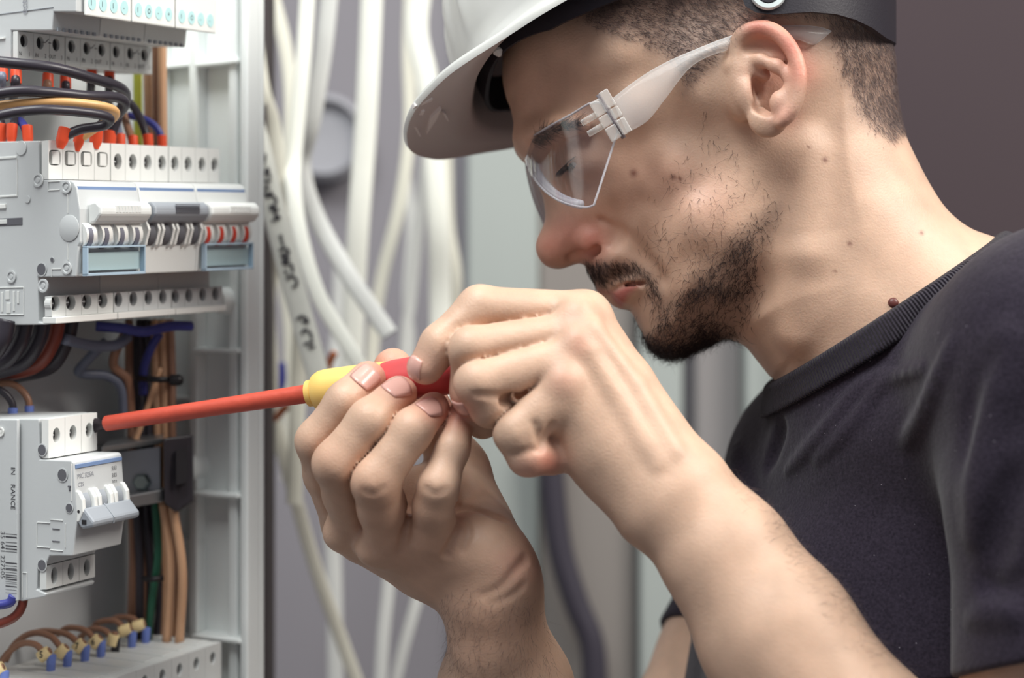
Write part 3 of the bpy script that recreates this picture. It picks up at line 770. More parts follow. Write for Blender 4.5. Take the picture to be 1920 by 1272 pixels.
# ================================================================== LOOSE CABLES BEHIND THE CABINET
CW = mat('cable_white', srgb(236, 237, 228), rough=0.5, noise=0.03, nscale=40)
CI = mat('cable_ivory', srgb(222, 220, 206), rough=0.5, noise=0.04, nscale=40)
CG = mat('cable_grey_white', srgb(206, 207, 204), rough=0.5, noise=0.04, nscale=40)
COP = mat('copper', srgb(190, 110, 70), rough=0.3, metal=0.6)
def flat_cable(pts, w_px, m, label, thick=0.45, name='cable', group='loose white cables', inner=None):
    """flat twin cable: rounded oval section swept along a path, broad side to the room"""
    pts3 = spline([P(*p[:3]) for p in pts], 7)
    n = len(pts3); rings = []
    for i, p in enumerate(pts3):
        t = unit(pts3[min(i + 1, n - 1)] - pts3[max(i - 1, 0)])
        nx = unit(np.cross(t, (0, 1, 0))); ny = np.cross(t, nx)
        d = p[1] - CAM_Y; w = w_px / 2 / F_PX * d
        rings.append([p + nx * w * math.copysign(abs(math.cos(a)) ** 0.7, math.cos(a)) + ny * w * thick * math.copysign(abs(math.sin(a)) ** 0.7, math.sin(a)) for a in [2 * math.pi * k / 14 for k in range(14)]])
    b = MB(); b.loft(rings)
    if inner is None:
        return tag(b.build(name, m, None, 'auto'), label, 'cable', group)
    root = empty(name, pts3[-1], label, 'cable', group)
    b.build('sheath', m, root, 'auto')
    return root
L = [([(440, -160, 1.16), (458, -40, 1.16), (475, 70, 1.16), (490, 170, 1.16), (512, 250, 1.17), (520, 420, 1.18), (500, 560, 1.2), (505, 700, 1.2), (500, 850, 1.2)], 34, CI, 'ivory cable leaning out from behind the enclosure edge'),
     ([(505, -30, 1.32), (535, 90, 1.32), (546, 200, 1.32), (540, 320, 1.32), (530, 480, 1.33), (545, 640, 1.34), (540, 900, 1.35)], 26, CI, 'thin ivory cable second from the enclosure'),
     ([(578, -30, 1.18), (568, 120, 1.18), (552, 290, 1.18), (550, 350, 1.17), (565, 450, 1.16), (600, 560, 1.15), (660, 660, 1.14), (690, 720, 1.14)], 30, CW, 'bright white cable crossing in front toward the hands'),
     ([(620, -30, 1.22), (606, 100, 1.22), (584, 230, 1.22), (566, 310, 1.23), (590, 400, 1.22), (650, 510, 1.2), (730, 628, 1.19)], 34, CG, 'pale cut cable ending above the thumb'),
     ([(698, -30, 1.30), (692, 120, 1.30), (684, 260, 1.30), (672, 420, 1.30), (664, 560, 1.31), (660, 700, 1.32), (655, 900, 1.33)], 42, CW, 'broad white cable hanging straight down'),
     ([(790, -30, 1.38), (782, 60, 1.38), (800, 150, 1.38), (812, 260, 1.38), (822, 420, 1.38), (826, 600, 1.4), (830, 900, 1.4)], 42, CW, 'broad white cable beside the hat visor'),
     ([(770, -30, 1.42), (766, 100, 1.42), (768, 240, 1.42), (750, 380, 1.42), (716, 520, 1.42), (700, 640, 1.42), (690, 860, 1.42)], 24, CI, 'thin ivory cable swinging left below the visor'),
     ([(805, 250, 1.46), (785, 420, 1.46), (770, 560, 1.46), (760, 640, 1.46), (750, 860, 1.46)], 22, CG, 'thin grey cable below the visor'),
     ([(838, 280, 1.44), (842, 420, 1.44), (856, 520, 1.44), (850, 640, 1.45), (846, 860, 1.45)], 20, CI, 'thin ivory cable nearest the face'),
     ([(760, 300, 1.50), (770, 420, 1.50), (762, 560, 1.50), (770, 640, 1.5), (772, 860, 1.5)], 16, CG, 'very thin grey cable between two ivory ones'),
     ([(566, 560, 1.20), (560, 700, 1.20), (556, 820, 1.19), (552, 945, 1.19)], 30, CI, 'short cut cable ending left of the index finger'),
     ([(505, 740, 1.22), (525, 830, 1.22), (550, 920, 1.23), (590, 1060, 1.25), (640, 1200, 1.27), (680, 1310, 1.28)], 26, CI, 'ivory cable running down to the lower edge left of the wrist'),
     ([(735, 1000, 1.36), (728, 1100, 1.36), (718, 1200, 1.36), (712, 1310, 1.36)], 24, CG, 'grey-white cable left of the wrist'),
     ([(800, 1050, 1.38), (780, 1130, 1.38), (755, 1220, 1.38), (735, 1310, 1.38)], 22, CG, 'grey-white cable close to the wrist'),
     ([(640, 470, 1.42), (636, 600, 1.42), (620, 760, 1.42), (612, 900, 1.42), (625, 1050, 1.42), (630, 1330, 1.42)], 30, CG, 'dim grey cable deep behind the others')]
for pts, w, m, lab in L:
    flat_cable(pts, w, m, lab)
# cable with handwriting
hand_pts = [(400, -160, 1.10), (425, 20, 1.10), (462, 190, 1.10), (484, 270, 1.10), (508, 370, 1.10), (535, 480, 1.10), (562, 580, 1.10), (590, 680, 1.10), (612, 760, 1.10)]
hc = flat_cable(hand_pts, 44, CW, 'white flat cable with black handwriting hanging beside the enclosure', inner=True, group=None)
path = spline([P(p[0], p[1], p[2]) for p in hand_pts], 30)
hp0 = P(462, 190, 1.10); path = path[min(range(len(path)), key=lambda i: np.linalg.norm(path[i] - hp0)):]
acc = np.r_[0, np.cumsum([np.linalg.norm(path[i + 1] - path[i]) for i in range(len(path) - 1)])]
wr = 22 / F_PX * 1.10
def cab_pt(s, t):
    """s along the cable (0..1), t across (-1..1), on the camera-facing side"""
    L_ = s * acc[-1]; i = min(int(np.searchsorted(acc, L_)), len(path) - 2); i = max(i - 1, 0)
    f = (L_ - acc[i]) / (acc[i + 1] - acc[i] + 1e-9)
    p = path[i] + (path[i + 1] - path[i]) * f; tt_ = unit(path[i + 1] - path[i]); nx = unit(np.cross(tt_, (0, 1, 0)))
    if nx[0] < 0: nx = -nx
    return p + nx * wr * t + np.array([0, -wr * 0.47 * (1 - 0.35 * abs(t) ** 3), 0])
glyphs = [  # strokes (along 0..1 within the letter cell, across -1..1)
    [[(0, -.5), (0, .5)], [(0, 0), (1, .1)]], [[(0, -.6), (1, -.5), (.9, .1), (0, .6)], [(.4, -.6), (.5, .5)]], [[(0, -.5), (1, -.5)], [(1, -.5), (0, .5)], [(0, .5), (1, .5)]],
    [[(0, .5), (0, -.5), (1, -.5), (1, .4)], [(.5, -.5), (.5, .2)]], [[(.1, -.5), (0, .2), (.5, .6), (1, .2), (.9, -.4)]], [[(0, -.4), (.1, .5), (.5, 0), (.9, .5), (1, -.5)]],
    None, [[(0, .1), (1, .1)], [(.1, -.1), (0, .3)]], [[(0, -.5), (0, .4), (.5, .5), (.5, -.4), (1, .4), (1, -.5)]], [[(0, -.5), (.3, .5), (1, .4)], [(.6, -.4), (1, -.3)]], [[(.2, -.5), (0, .1), (.4, .6), (.9, .5), (1, -.1)]],
    None, None, [[(.2, -.6), (0, .1), (.4, .6), (.8, .5)], [(.5, -.1), (.6, .4)]], [[(.3, -.5), (0, 0), (.4, .5), (1, .5)]], [[(0, -.6), (0, .6)], [(.45, -.2), (.45, .6)]]]
pen = MB(); s0, ds = 0.135, 0.044
for gi, g in enumerate(glyphs):
    if g:
        for st in g:
            pp = spline([cab_pt(s0 + ds * (gi + 0.8 * a), t * 0.72) for a, t in st], 5)
            pen.tube(pp, 0.0010, 5)
po = pen.build('handwriting', mat('marker_ink', srgb(44, 42, 52), rough=0.6), hc)
po['kind'] = 'stuff'
# copper ends and a dark hose
tag(MB().tube(spline([P(628, 660, 1.2), P(618, 680, 1.2), P(612, 705, 1.2)], 6), 0.0028, 8).build('copper_wire', COP, None, True), 'bare copper wire end left of the yellow collar', 'wire')
tag(MB().tube(spline([P(540, 760, 1.2), P(515, 785, 1.2), P(500, 800, 1.2)], 6), 0.0028, 8).build('copper_wire', COP, None, True), 'bare copper wire end under the screwdriver shaft', 'wire')
tag(MB().tube(spline([P(524, 680, 1.24), P(526, 710, 1.24), P(522, 730, 1.24)], 6), 0.0045, 8).build('wire', WBL, None, True), 'short blue wire end behind the shaft', 'wire')
tag(MB().tube(spline([P(1030, 820, 1.64), P(1036, 920, 1.64), P(1050, 1030, 1.64), P(1080, 1130, 1.64), P(1110, 1210, 1.64), P(1116, 1320, 1.64)], 8), 0.0125, 14).build('hose', mat('dark_hose', srgb(58, 54, 64), rough=0.5), None, True), 'dark hose hanging on the wall between the two arms', 'hose')
# round conduit socket on the wall behind the cables
so = empty('wall_socket', P(612, 330, 1.66), 'round grey conduit cap on the wall behind the cables', 'conduit cap')
MB().lathe(P(612, 262, 1.67), (0, -1, 0), [(0.042, 0), (0.042, 0.02), (0.036, 0.026), (0.034, 0.016), (0.0, 0.014)], 30).build('rim', mat('cap_grey', srgb(150, 150, 156), rough=0.5), so, 'auto')
# ================================================================== THE PERSON
# ---- volume modelling: signed distance field on a grid, polygonised with surface nets
def smin(a, b, k):
    if k <= 0:
        return np.minimum(a, b)
    h = np.clip(0.5 + 0.5 * (b - a) / k, 0, 1)
    return b + (a - b) * h - k * h * (1 - h)

def smax(a, b, k):
    return -smin(-a, -b, k)

class Vol:
    def __init__(self, lo, hi, h):
        self.lo = np.asarray(lo, float); self.h = h
        self.n = np.ceil((np.asarray(hi) - self.lo) / h).astype(int) + 1
        self.a = np.full(self.n, 0.03, np.float32)
        self.ax = [(self.lo[i] + h * np.arange(self.n[i])).astype(np.float32) for i in range(3)]
    def region(self, lo, hi):
        i0 = np.clip(np.floor((np.asarray(lo) - self.lo) / self.h).astype(int), 0, self.n)
        i1 = np.clip(np.ceil((np.asarray(hi) - self.lo) / self.h).astype(int) + 1, 0, self.n)
        sl = tuple(slice(a, b) for a, b in zip(i0, i1))
        X = self.ax[0][sl[0]][:, None, None]; Y = self.ax[1][sl[1]][None, :, None]; Z = self.ax[2][sl[2]][None, None, :]
        return sl, X, Y, Z
    def add(self, pr, k=0.0):
        sl, X, Y, Z = self.region(pr.lo - k - 0.006, pr.hi + k + 0.006)
        self.a[sl] = smin(self.a[sl], pr(X, Y, Z).astype(np.float32), k)
    def cut(self, pr, k=0.0):
        sl, X, Y, Z = self.region(pr.lo - k - 0.003, pr.hi + k + 0.003)
        self.a[sl] = smax(self.a[sl], -pr(X, Y, Z).astype(np.float32), k)
    def sample(self, p):
        q = (np.asarray(p) - self.lo) / self.h
        i = np.clip(np.floor(q).astype(int), 0, self.n - 2)
        f = q - i
        r = 0
        for dx in (0, 1):
            for dy in (0, 1):
                for dz in (0, 1):
                    w = (f[..., 0] if dx else 1 - f[..., 0]) * (f[..., 1] if dy else 1 - f[..., 1]) * (f[..., 2] if dz else 1 - f[..., 2])
                    r = r + w * self.a[i[..., 0] + dx, i[..., 1] + dy, i[..., 2] + dz]
        return r
    def grad(self, p):
        e = self.h
        g = np.stack([self.sample(p + np.eye(3)[i] * e) - self.sample(p - np.eye(3)[i] * e) for i in range(3)], -1)
        return g / (np.linalg.norm(g, axis=-1, keepdims=True) + 1e-12)
    def hit(self, px, py, d0=0.66, d1=1.25):
        """First surface point along the view ray through a pixel."""
        o, d = ray(px, py)
        t = np.arange(d0, d1, self.h * 0.5)
        p = o + t[:, None] * d
        inside = np.all((p > self.lo) & (p < self.lo + (self.n - 2) * self.h), axis=1)
        s = np.where(inside, self.sample(p), 0.03)
        w = np.where((s[:-1] > 0) & (s[1:] <= 0))[0]
        if len(w) == 0:
            return None
        i = w[0]
        f = s[i] / (s[i] - s[i + 1])
        return p[i] + f * (p[i + 1] - p[i])
    def mesh(self, smooth_it=3):
        a = self.a; h = self.h
        V, C = [], []
        step = 64
        s = a < 0
        cells = []
        nx, ny, nz = a.shape
        for x0 in range(0, nx - 1, step):
            x1 = min(x0 + step, nx - 1)
            b = s[x0:x1 + 1]
            cnt = np.zeros((x1 - x0, ny - 1, nz - 1), np.uint8)
            for dx in (0, 1):
                for dy in (0, 1):
                    for dz in (0, 1):
                        cnt += b[dx:x1 - x0 + dx, dy:ny - 1 + dy, dz:nz - 1 + dz]
            c = np.argwhere((cnt > 0) & (cnt < 8))
            if len(c):
                c[:, 0] += x0
                cells.append(c)
        cells = np.concatenate(cells)
        idx = np.full((nx - 1, ny - 1, nz - 1), -1, np.int32)
        idx[cells[:, 0], cells[:, 1], cells[:, 2]] = np.arange(len(cells))
        cor = [(i, j, k) for i in (0, 1) for j in (0, 1) for k in (0, 1)]
        val = np.stack([a[cells[:, 0] + i, cells[:, 1] + j, cells[:, 2] + k] for i, j, k in cor], 1)
        acc = np.zeros((len(cells), 3)); num = np.zeros(len(cells))
        for p in range(8):
            for q in range(p + 1, 8):
                cp, cq = np.array(cor[p]), np.array(cor[q])
                if np.abs(cp - cq).sum() != 1:
                    continue
                m = (val[:, p] < 0) != (val[:, q] < 0)
                t = val[m, p] / (val[m, p] - val[m, q])
                acc[m] += cp + t[:, None] * (cq - cp)
                num[m] += 1
        verts = self.lo + h * (cells + acc / num[:, None])
        quads = []
        for axis in range(3):
            o1, o2 = [(1, 2), (2, 0), (0, 1)][axis]
            sh = [slice(None)] * 3; sh2 = [slice(None)] * 3
            sh[axis] = slice(0, -1); sh2[axis] = slice(1, None)
            A = s[tuple(sh)]; B = s[tuple(sh2)]
            e = np.argwhere(A != B)
            e = e[(e[:, o1] > 0) & (e[:, o2] > 0) & (e[:, o1] < a.shape[o1] - 1) & (e[:, o2] < a.shape[o2] - 1)]
            flip = s[e[:, 0], e[:, 1], e[:, 2]]
            def cell(d1, d2):
                c = e.copy(); c[:, o1] -= d1; c[:, o2] -= d2
                return idx[c[:, 0], c[:, 1], c[:, 2]]
            q = np.stack([cell(1, 1), cell(0, 1), cell(0, 0), cell(1, 0)], 1)
            q[~flip] = q[~flip][:, ::-1]
            quads.append(q)
        quads = np.concatenate(quads)
        quads = quads[(quads >= 0).all(1)]
        for it in range(smooth_it):
            for lam in (0.5, -0.52):
                e0 = quads.ravel(); e1 = np.roll(quads, -1, 1).ravel()
                deg = np.bincount(e0, minlength=len(verts)) + np.bincount(e1, minlength=len(verts))
                new = np.empty_like(verts)
                for k in range(3):
                    new[:, k] = (np.bincount(e0, verts[e1, k], len(verts)) + np.bincount(e1, verts[e0, k], len(verts))) / np.maximum(deg, 1)
                verts = verts + lam * (new - verts)
        return verts, quads

class Prim:
    def __init__(self, fn, lo, hi):
        self.fn = fn; self.lo = np.asarray(lo, float); self.hi = np.asarray(hi, float)
    def __call__(self, X, Y, Z):
        return self.fn(X, Y, Z)

def cone(a, b, ra, rb, flat=None, ff=1.0):
    """Tapered capsule a->b; flat/ff squash it along one direction (ff > 1 is thinner)."""
    a = np.asarray(a, float); b = np.asarray(b, float); ab = b - a; L2 = max(np.dot(ab, ab), 1e-12)
    if flat is not None:
        flat = np.asarray(flat, float); flat = flat - ab * np.dot(flat, ab) / L2; flat /= np.linalg.norm(flat)
    def fn(X, Y, Z):
        x, y, z = X - a[0], Y - a[1], Z - a[2]
        t = np.clip((x * ab[0] + y * ab[1] + z * ab[2]) / L2, 0, 1)
        r = ra + (rb - ra) * t
        x = x - t * ab[0]; y = y - t * ab[1]; z = z - t * ab[2]
        d2 = x * x + y * y + z * z
        if flat is not None:
            q = x * flat[0] + y * flat[1] + z * flat[2]
            d2 = d2 + q * q * (ff * ff - 1)
        return np.sqrt(d2) - r
    R = max(ra, rb)
    return Prim(fn, np.minimum(a, b) - R, np.maximum(a, b) + R)

def ball(c, r):
    return cone(c, np.asarray(c) + 1e-6, r, r)

def ellipsoid(c, axes, radii):
    """axes: 3 unit vectors; radii along them."""
    c = np.asarray(c, float); A = [np.asarray(v, float) / np.linalg.norm(v) for v in axes]; rr = radii; mn = min(radii)
    def fn(X, Y, Z):
        x, y, z = X - c[0], Y - c[1], Z - c[2]
        s = 0; g = 0
        for v, r in zip(A, rr):
            q = x * v[0] + y * v[1] + z * v[2]
            s = s + (q / r) ** 2; g = g + (q / (r * r)) ** 2
        k0 = np.sqrt(s); k1 = np.sqrt(g) + 1e-9
        return np.where(k0 < 0.05, -mn * 0.95, k0 * (k0 - 1) / k1)
    R = max(radii)
    return Prim(fn, c - R, c + R)

def group(prims, k):
    lo = np.min([p.lo for p in prims], 0) - k; hi = np.max([p.hi for p in prims], 0) + k
    def fn(X, Y, Z):
        d = None
        for p in prims:
            e = p(X, Y, Z)
            d = e if d is None else smin(d, e, k)
        return d
    return Prim(fn, lo, hi)

def chain(js, k=0.004, flat=None, ff=1.0):
    """js: (px, py, depth, radius mm) joints."""
    pts = [P(j[0], j[1], j[2]) for j in js]
    return group([cone(pts[i], pts[i + 1], js[i][3] / 1000, js[i + 1][3] / 1000, flat, ff) for i in range(len(js) - 1)], k)

# ---- head frame: the face is seen in profile, the skull rolled a little away from the camera
def unit(v):
    v = np.asarray(v, float); return v / np.linalg.norm(v)
HM = P(1300, 350, 0.90)
HUP = unit((-0.42, 0, 0.91))
ROLL = math.radians(7)
HL = unit(np.array([0, -1, 0]) * math.cos(ROLL) + HUP * math.sin(ROLL))     # towards the near (left) ear
HFW = unit(np.cross(HUP, HL)); 
if HFW[0] > 0: HFW = -HFW
def Hd(px, py, c_mm):
    """Point seen at a pixel, c millimetres to the near side of the head's middle plane."""
    return ray_plane(px, py, HM + HL * c_mm / 1000.0, HL)
def mirror(p):
    p = np.asarray(p, float); return p - 2 * HL * np.dot(p - HM, HL)

def poly_sdf(poly, xs, ys):
    A = np.asarray(poly, float); B = np.roll(A, -1, 0)
    X, Yy = np.meshgrid(xs, ys, indexing='ij')
    d2 = np.full(X.shape, 1e18); ins = np.zeros(X.shape, bool)
    for (ax, ay), (bx, by) in zip(A, B):
        ex, ey = bx - ax, by - ay
        t = np.clip(((X - ax) * ex + (Yy - ay) * ey) / (ex * ex + ey * ey + 1e-12), 0, 1)
        d2 = np.minimum(d2, (X - ax - t * ex) ** 2 + (Yy - ay - t * ey) ** 2)
        c = (ay > Yy) != (by > Yy)
        if by != ay:
            ins ^= c & (X < (bx - ax) * (Yy - ay) / (by - ay) + ax)
    d = np.sqrt(d2)
    return np.where(ins, -d, d)

def inflate(poly, rpts, power=2.0, step=3.0, L=HL, M=HM, depth=0.90):
    """Solid whose middle-plane outline is the pixel polygon and whose half thickness follows rpts (px,py,mm)."""
    A = np.asarray(poly, float)
    x0, y0 = A.min(0) - 60; x1, y1 = A.max(0) + 60
    xs = np.arange(x0, x1, step); ys = np.arange(y0, y1, step)
    kk = depth / F_PX
    S = poly_sdf(A, xs, ys) * kk
    Xg, Yg = np.meshgrid(xs, ys, indexing='ij')
    wsum = 0; rs = 0
    for (qx, qy, r) in rpts:
        w = 1.0 / (((Xg - qx) ** 2 + (Yg - qy) ** 2) / 1500.0 + 1) ** power
        wsum = wsum + w; rs = rs + w * r / 1000.0
    R = rs / wsum
    S = S.astype(np.float32); R = R.astype(np.float32)
    corners = [ray_plane(cx, cy, M, L) + L * s * float(R.max()) for cx in (A[:, 0].min(), A[:, 0].max())
               for cy in (A[:, 1].min(), A[:, 1].max()) for s in (-1, 1)]
    def fn(X, Y, Z):
        c = (X - M[0]) * L[0] + (Y - M[1]) * L[1] + (Z - M[2]) * L[2]
        qx = X - c * L[0]; qy = Y - c * L[1]; qz = Z - c * L[2]
        dd = F_PX / (qy - CAM_Y)
        u = (W_PX / 2 + qx * dd - x0) / step
        v = (H_PX / 2 - (qz - CAM_Z) * dd - y0) / step
        u = np.clip(u, 0, len(xs) - 1.001); v = np.clip(v, 0, len(ys) - 1.001)
        iu = u.astype(np.int32); iv = v.astype(np.int32)
        fu = (u - iu).astype(np.float32); fv = (v - iv).astype(np.float32)
        def bl(T):
            return (T[iu, iv] * (1 - fu) + T[iu + 1, iv] * fu) * (1 - fv) + (T[iu, iv + 1] * (1 - fu) + T[iu + 1, iv + 1] * fu) * fv
        s = bl(S); r = bl(R)
        return np.sqrt(np.maximum(s + r, 0) ** 2 + c * c) - r
    return Prim(fn, np.min(corners, 0), np.max(corners, 0))

VOX = 0.00125
body = Vol((-0.125, -0.245, CAM_Z - 0.42), (0.33, 0.26, CAM_Z + 0.262), VOX)

# ---------------------------------------------------------------- head
head_poly = spline([(942, 126), (947, 176), (957, 203), (965, 240), (974, 275), (990, 310), (1006, 340), (1018, 372),
                    (1022, 405), (1018, 440), (1016, 466), (1026, 488), (1046, 497), (1072, 494), (1094, 495), (1103, 512),
                    (1117, 532), (1133, 545), (1151, 545), (1157, 556), (1166, 573), (1181, 583), (1191, 598), (1203, 622),
                    (1215, 645), (1238, 662), (1268, 668), (1305, 655), (1380, 622), (1470, 560), (1560, 430), (1630, 300),
                    (1662, 190), (1662, 90), (1648, -20), (1580, -130), (1430, -215), (1260, -238), (1110, -195), (1005, -100),
                    (955, 10)], 5, True)
head_r = [(1028, 470, 12), (1010, 385, 11), (1000, 340, 12), (1075, 488, 13), (1090, 440, 17), (1128, 440, 19), (1150, 440, 28), (1120, 515, 33), (1155, 550, 30), (1210, 620, 34),
          (1250, 640, 36), (1320, 560, 54), (1320, 630, 44), (1430, 480, 61), (1300, 450, 60), (1250, 350, 58), (1200, 380, 52), (1200, 430, 47), (1150, 380, 41), (1150, 340, 45),
          (1110, 400, 27), (1080, 340, 32), (1080, 290, 38), (1130, 270, 51), (1080, 245, 48), (1180, 240, 62),
          (965, 200, 58), (960, 100, 62), (1150, 150, 68), (1300, 200, 70), (1440, 180, 71), (1300, -50, 76), (1600, 80, 71),
          (1000, 275, 38), (1500, 350, 62), (1600, 300, 58)]
body.add(inflate(head_poly, head_r), 0.0)

neck_poly = spline([(1500, 60), (1600, 40), (1655, 109), (1666, 165), (1680, 215), (1693, 257), (1716, 307), (1742, 356), (1772, 400),
                    (1812, 432), (1870, 455), (1930, 500), (1990, 640), (1960, 900), (1700, 1000), (1520, 900), (1462, 730), (1442, 702), (1405, 655), (1375, 610), (1390, 480), (1420, 250)], 5, True)
neck_r = [(1600, 150, 58), (1500, 300, 58), (1450, 500, 56), (1600, 500, 58), (1700, 350, 56), (1600, 650, 60), (1800, 500, 62), (1850, 700, 80), (1700, 900, 90)]
body.add(inflate(neck_poly, neck_r), 0.012)

def sym_cone(a, b, ra, rb, k, cut=False):
    for f in (lambda p: p, mirror):
        pr = cone(f(a), f(b), ra / 1000, rb / 1000)
        body.cut(pr, k) if cut else body.add(pr, k)

def sym_ell(c, radii, k, cut=False, axes=None):
    axes = axes or (HL, HFW, HUP)
    rr = [r / 1000 for r in radii]
    body.cut(ellipsoid(c, axes, rr), k) if cut else body.add(ellipsoid(c, axes, rr), k)
    ax2 = [v - 2 * HL * np.dot(v, HL) for v in axes]
    body.cut(ellipsoid(mirror(c), ax2, rr), k) if cut else body.add(ellipsoid(mirror(c), ax2, rr), k)

def sym_chain(pts, rs, k, cut=False):
    for f in (lambda p: p, mirror):
        pr = group([cone(f(pts[i]), f(pts[i + 1]), rs[i] / 1000, rs[i + 1] / 1000) for i in range(len(pts) - 1)], min(k, 0.003))
        body.cut(pr, k) if cut else body.add(pr, k)

# eye sockets, lids, brows, cheekbones
sym_ell(Hd(1046, 297, 44), (18, 14, 11), 0.014, cut=True)
sym_chain([Hd(988, 262, 8), Hd(1008, 252, 22), Hd(1045, 240, 38), Hd(1090, 235, 50)], [6, 6, 5.5, 4], 0.010)
EYE_C = Hd(1108, 291, 31)
sym_ell(EYE_C, (13.4, 13.4, 13.0), 0.004)
sym_ell(EYE_C + HFW * 0.0125 - HUP * 0.0015 + HL * 0.002, (11, 4.0, 1.6), 0.0010, cut=True)
# nose wings, nostrils, tip
sym_ell(Hd(1108, 446, 15.5), (6.8, 8.0, 7.8), 0.003)
body.add(ball(Hd(1043, 464, 0), 0.0105), 0.006)
sym_cone(Hd(1072, 484, 9), Hd(1120, 466, 17), 3.0, 3.4, 0.0012, cut=True)
# lips
sym_chain([Hd(1139, 540, 0), Hd(1160, 534, 12), Hd(1196, 527, 22)], [4, 3.8, 2], 0.005)
sym_chain([Hd(1161, 557, 0), Hd(1174, 550, 12), Hd(1202, 538, 21)], [4.2, 4.0, 2], 0.005)
sym_chain([Hd(1143, 549, 0), Hd(1160, 541, 10), Hd(1180, 534, 18), Hd(1207, 531, 27)], [1.2, 1.2, 1.2, 1.0], 0.0015, cut=True)

# ear (near side, and mirrored)
EN = unit(HL + 0.22 * HFW)
EU = unit(P(1424, 45, 0.84) - P(1448, 248, 0.84)); EU = unit(EU - EN * np.dot(EU, EN))
EF = np.cross(EN, EU)
def ec(px, extra=0.0):
    return 74 + (px - 1375) / 135 * 13 + extra
def Er(px, py, extra=0.0):
    return Hd(px, py, ec(px, extra))
EA = (EU, EF, EN)
sym_ell(Er(1442, 146, -3), (25, 16.5, 5.4), 0.003, axes=EA)
sym_ell(Er(1388, 160, -7), (17, 8, 7), 0.008, axes=EA)
sym_ell(Er(1440, 222, -1.5), (9.5, 9.5, 4.6), 0.004, axes=EA)
sym_ell(Er(1437, 116, 5.5), (25, 16.2, 7.8), 0.003, cut=True, axes=EA)
sym_ell(Er(1424, 90, 3), (8, 11, 6), 0.003, cut=True, axes=EA)
sym_ell(Er(1448, 160, 1), (15, 11.5, 11.5), 0.003, cut=True, axes=EA)
hel = spline([(1398, 128), (1383, 112), (1379, 88), (1391, 65), (1414, 54), (1442, 55), (1468, 72), (1489, 103), (1499, 140), (1496, 175), (1484, 208), (1464, 230)], 3)
hel_r = np.interp(np.linspace(0, 1, len(hel)), [0, 0.15, 0.5, 0.85, 1], [2.0, 2.7, 3.2, 2.9, 2.8])
sym_chain([Er(p[0], p[1], 1.5 - 4.0 * max(0, 1 - i / 9)) for i, p in enumerate(hel)], hel_r, 0.0025)
sym_chain([Er(1391, 109, -2), Er(1425, 113, 0), Er(1456, 124, 0.5), Er(1481, 146, 0), Er(1480, 172, -0.5), Er(1468, 190, -0.5)], [2.0, 2.8, 3.0, 2.6, 2.8, 3.4], 0.003)
sym_chain([Er(1374, 124, -1.5), Er(1400, 136, -2.5), Er(1436, 143, -6)], [3.6, 3.2, 2.2], 0.003)
sym_ell(Er(1403, 178, -0.5), (8.5, 4.4, 4.5), 0.003, axes=EA)
sym_ell(Er(1462, 195, 0.0), (6.5, 5.0, 4.2), 0.003, axes=EA)
sym_ell(Er(1419, 172, -4), (7, 2.4, 7), 0.002, cut=True, axes=EA)
sym_cone(Er(1422, 200, 1), Er(1428, 208, -1), 2.4, 2.0, 0.002, cut=True)

# neck muscle, larynx side, shoulder slope
body.add(group([cone(Hd(1500, 300, 46), Hd(1510, 480, 47), 0.013, 0.012), cone(Hd(1510, 480, 47), Hd(1500, 620, 38), 0.012, 0.008)], 0.004), 0.012)

# ---------------------------------------------------------------- torso and arms
SH_L = P(2010, 690, 0.765)           # near shoulder joint
SH_R = P(1640, 800, 1.10)            # far shoulder joint
CHEST = P(1720, 1080, 0.92)
def torso_group(off):
    o = off
    return [cone(P(1830, 805, 0.86), SH_L, 0.062 + o, 0.058 + o), cone(P(1770, 835, 0.95), SH_R, 0.062 + o, 0.056 + o),
            cone(P(1850, 905, 0.88), P(1700, 1300, 0.88), 0.088 + o, 0.10 + o),
            cone(P(1670, 925, 0.93), P(1620, 1350, 0.95), 0.075 + o, 0.085 + o),
            cone(P(1572, 900, 0.97), P(1520, 1330, 0.99), 0.060 + o, 0.07 + o),
            cone(P(1910, 860, 0.92), P(1900, 1350, 0.92), 0.09 + o, 0.10 + o)]
for p in torso_group(-0.010):
    body.add(p, 0.014)
L_arm = [(2010, 700, 0.765, 44), (2010, 1180, 0.745, 41)]
body.add(chain(L_arm + [(1880, 1690, 0.74, 40)], 0.01), 0.02)
# near forearm
fd = P(1285, 948, 0.772) - P(1456, 1190, 0.757)
FN = unit((0.25, -0.85, 0.35))
L_fore = group([cone(P(1283, 945, 0.776), P(1367, 1050, 0.770), 0.0262, 0.0280, FN, 1.30),
                cone(P(1367, 1050, 0.770), P(1456, 1190, 0.763), 0.0280, 0.0335, FN, 1.12),
                cone(P(1456, 1190, 0.763), P(1610, 1430, 0.752), 0.0335, 0.041),
                cone(P(1610, 1430, 0.752), P(1860, 1700, 0.742), 0.041, 0.042)], 0.012)
body.add(L_fore, 0.014)
# far upper arm and forearm
body.add(chain([(1640, 800, 1.10, 50), (1375, 1240, 1.05, 45), (1200, 1580, 1.0, 41), (1085, 1880, 0.94, 40)], 0.01), 0.02)
RN = unit((0.9, -0.35, 0.2))
R_fore = group([cone(P(923, 1125, 0.828), P(934, 1200, 0.836), 0.0270, 0.0275, RN, 1.32),
                cone(P(934, 1200, 0.836), P(948, 1300, 0.85), 0.0275, 0.0320, RN, 1.22),
                cone(P(948, 1300, 0.85), P(1025, 1640, 0.90), 0.0345, 0.041), cone(P(1025, 1640, 0.90), P(1085, 1880, 0.94), 0.041, 0.040)], 0.010)
body.add(R_fore, 0.014)

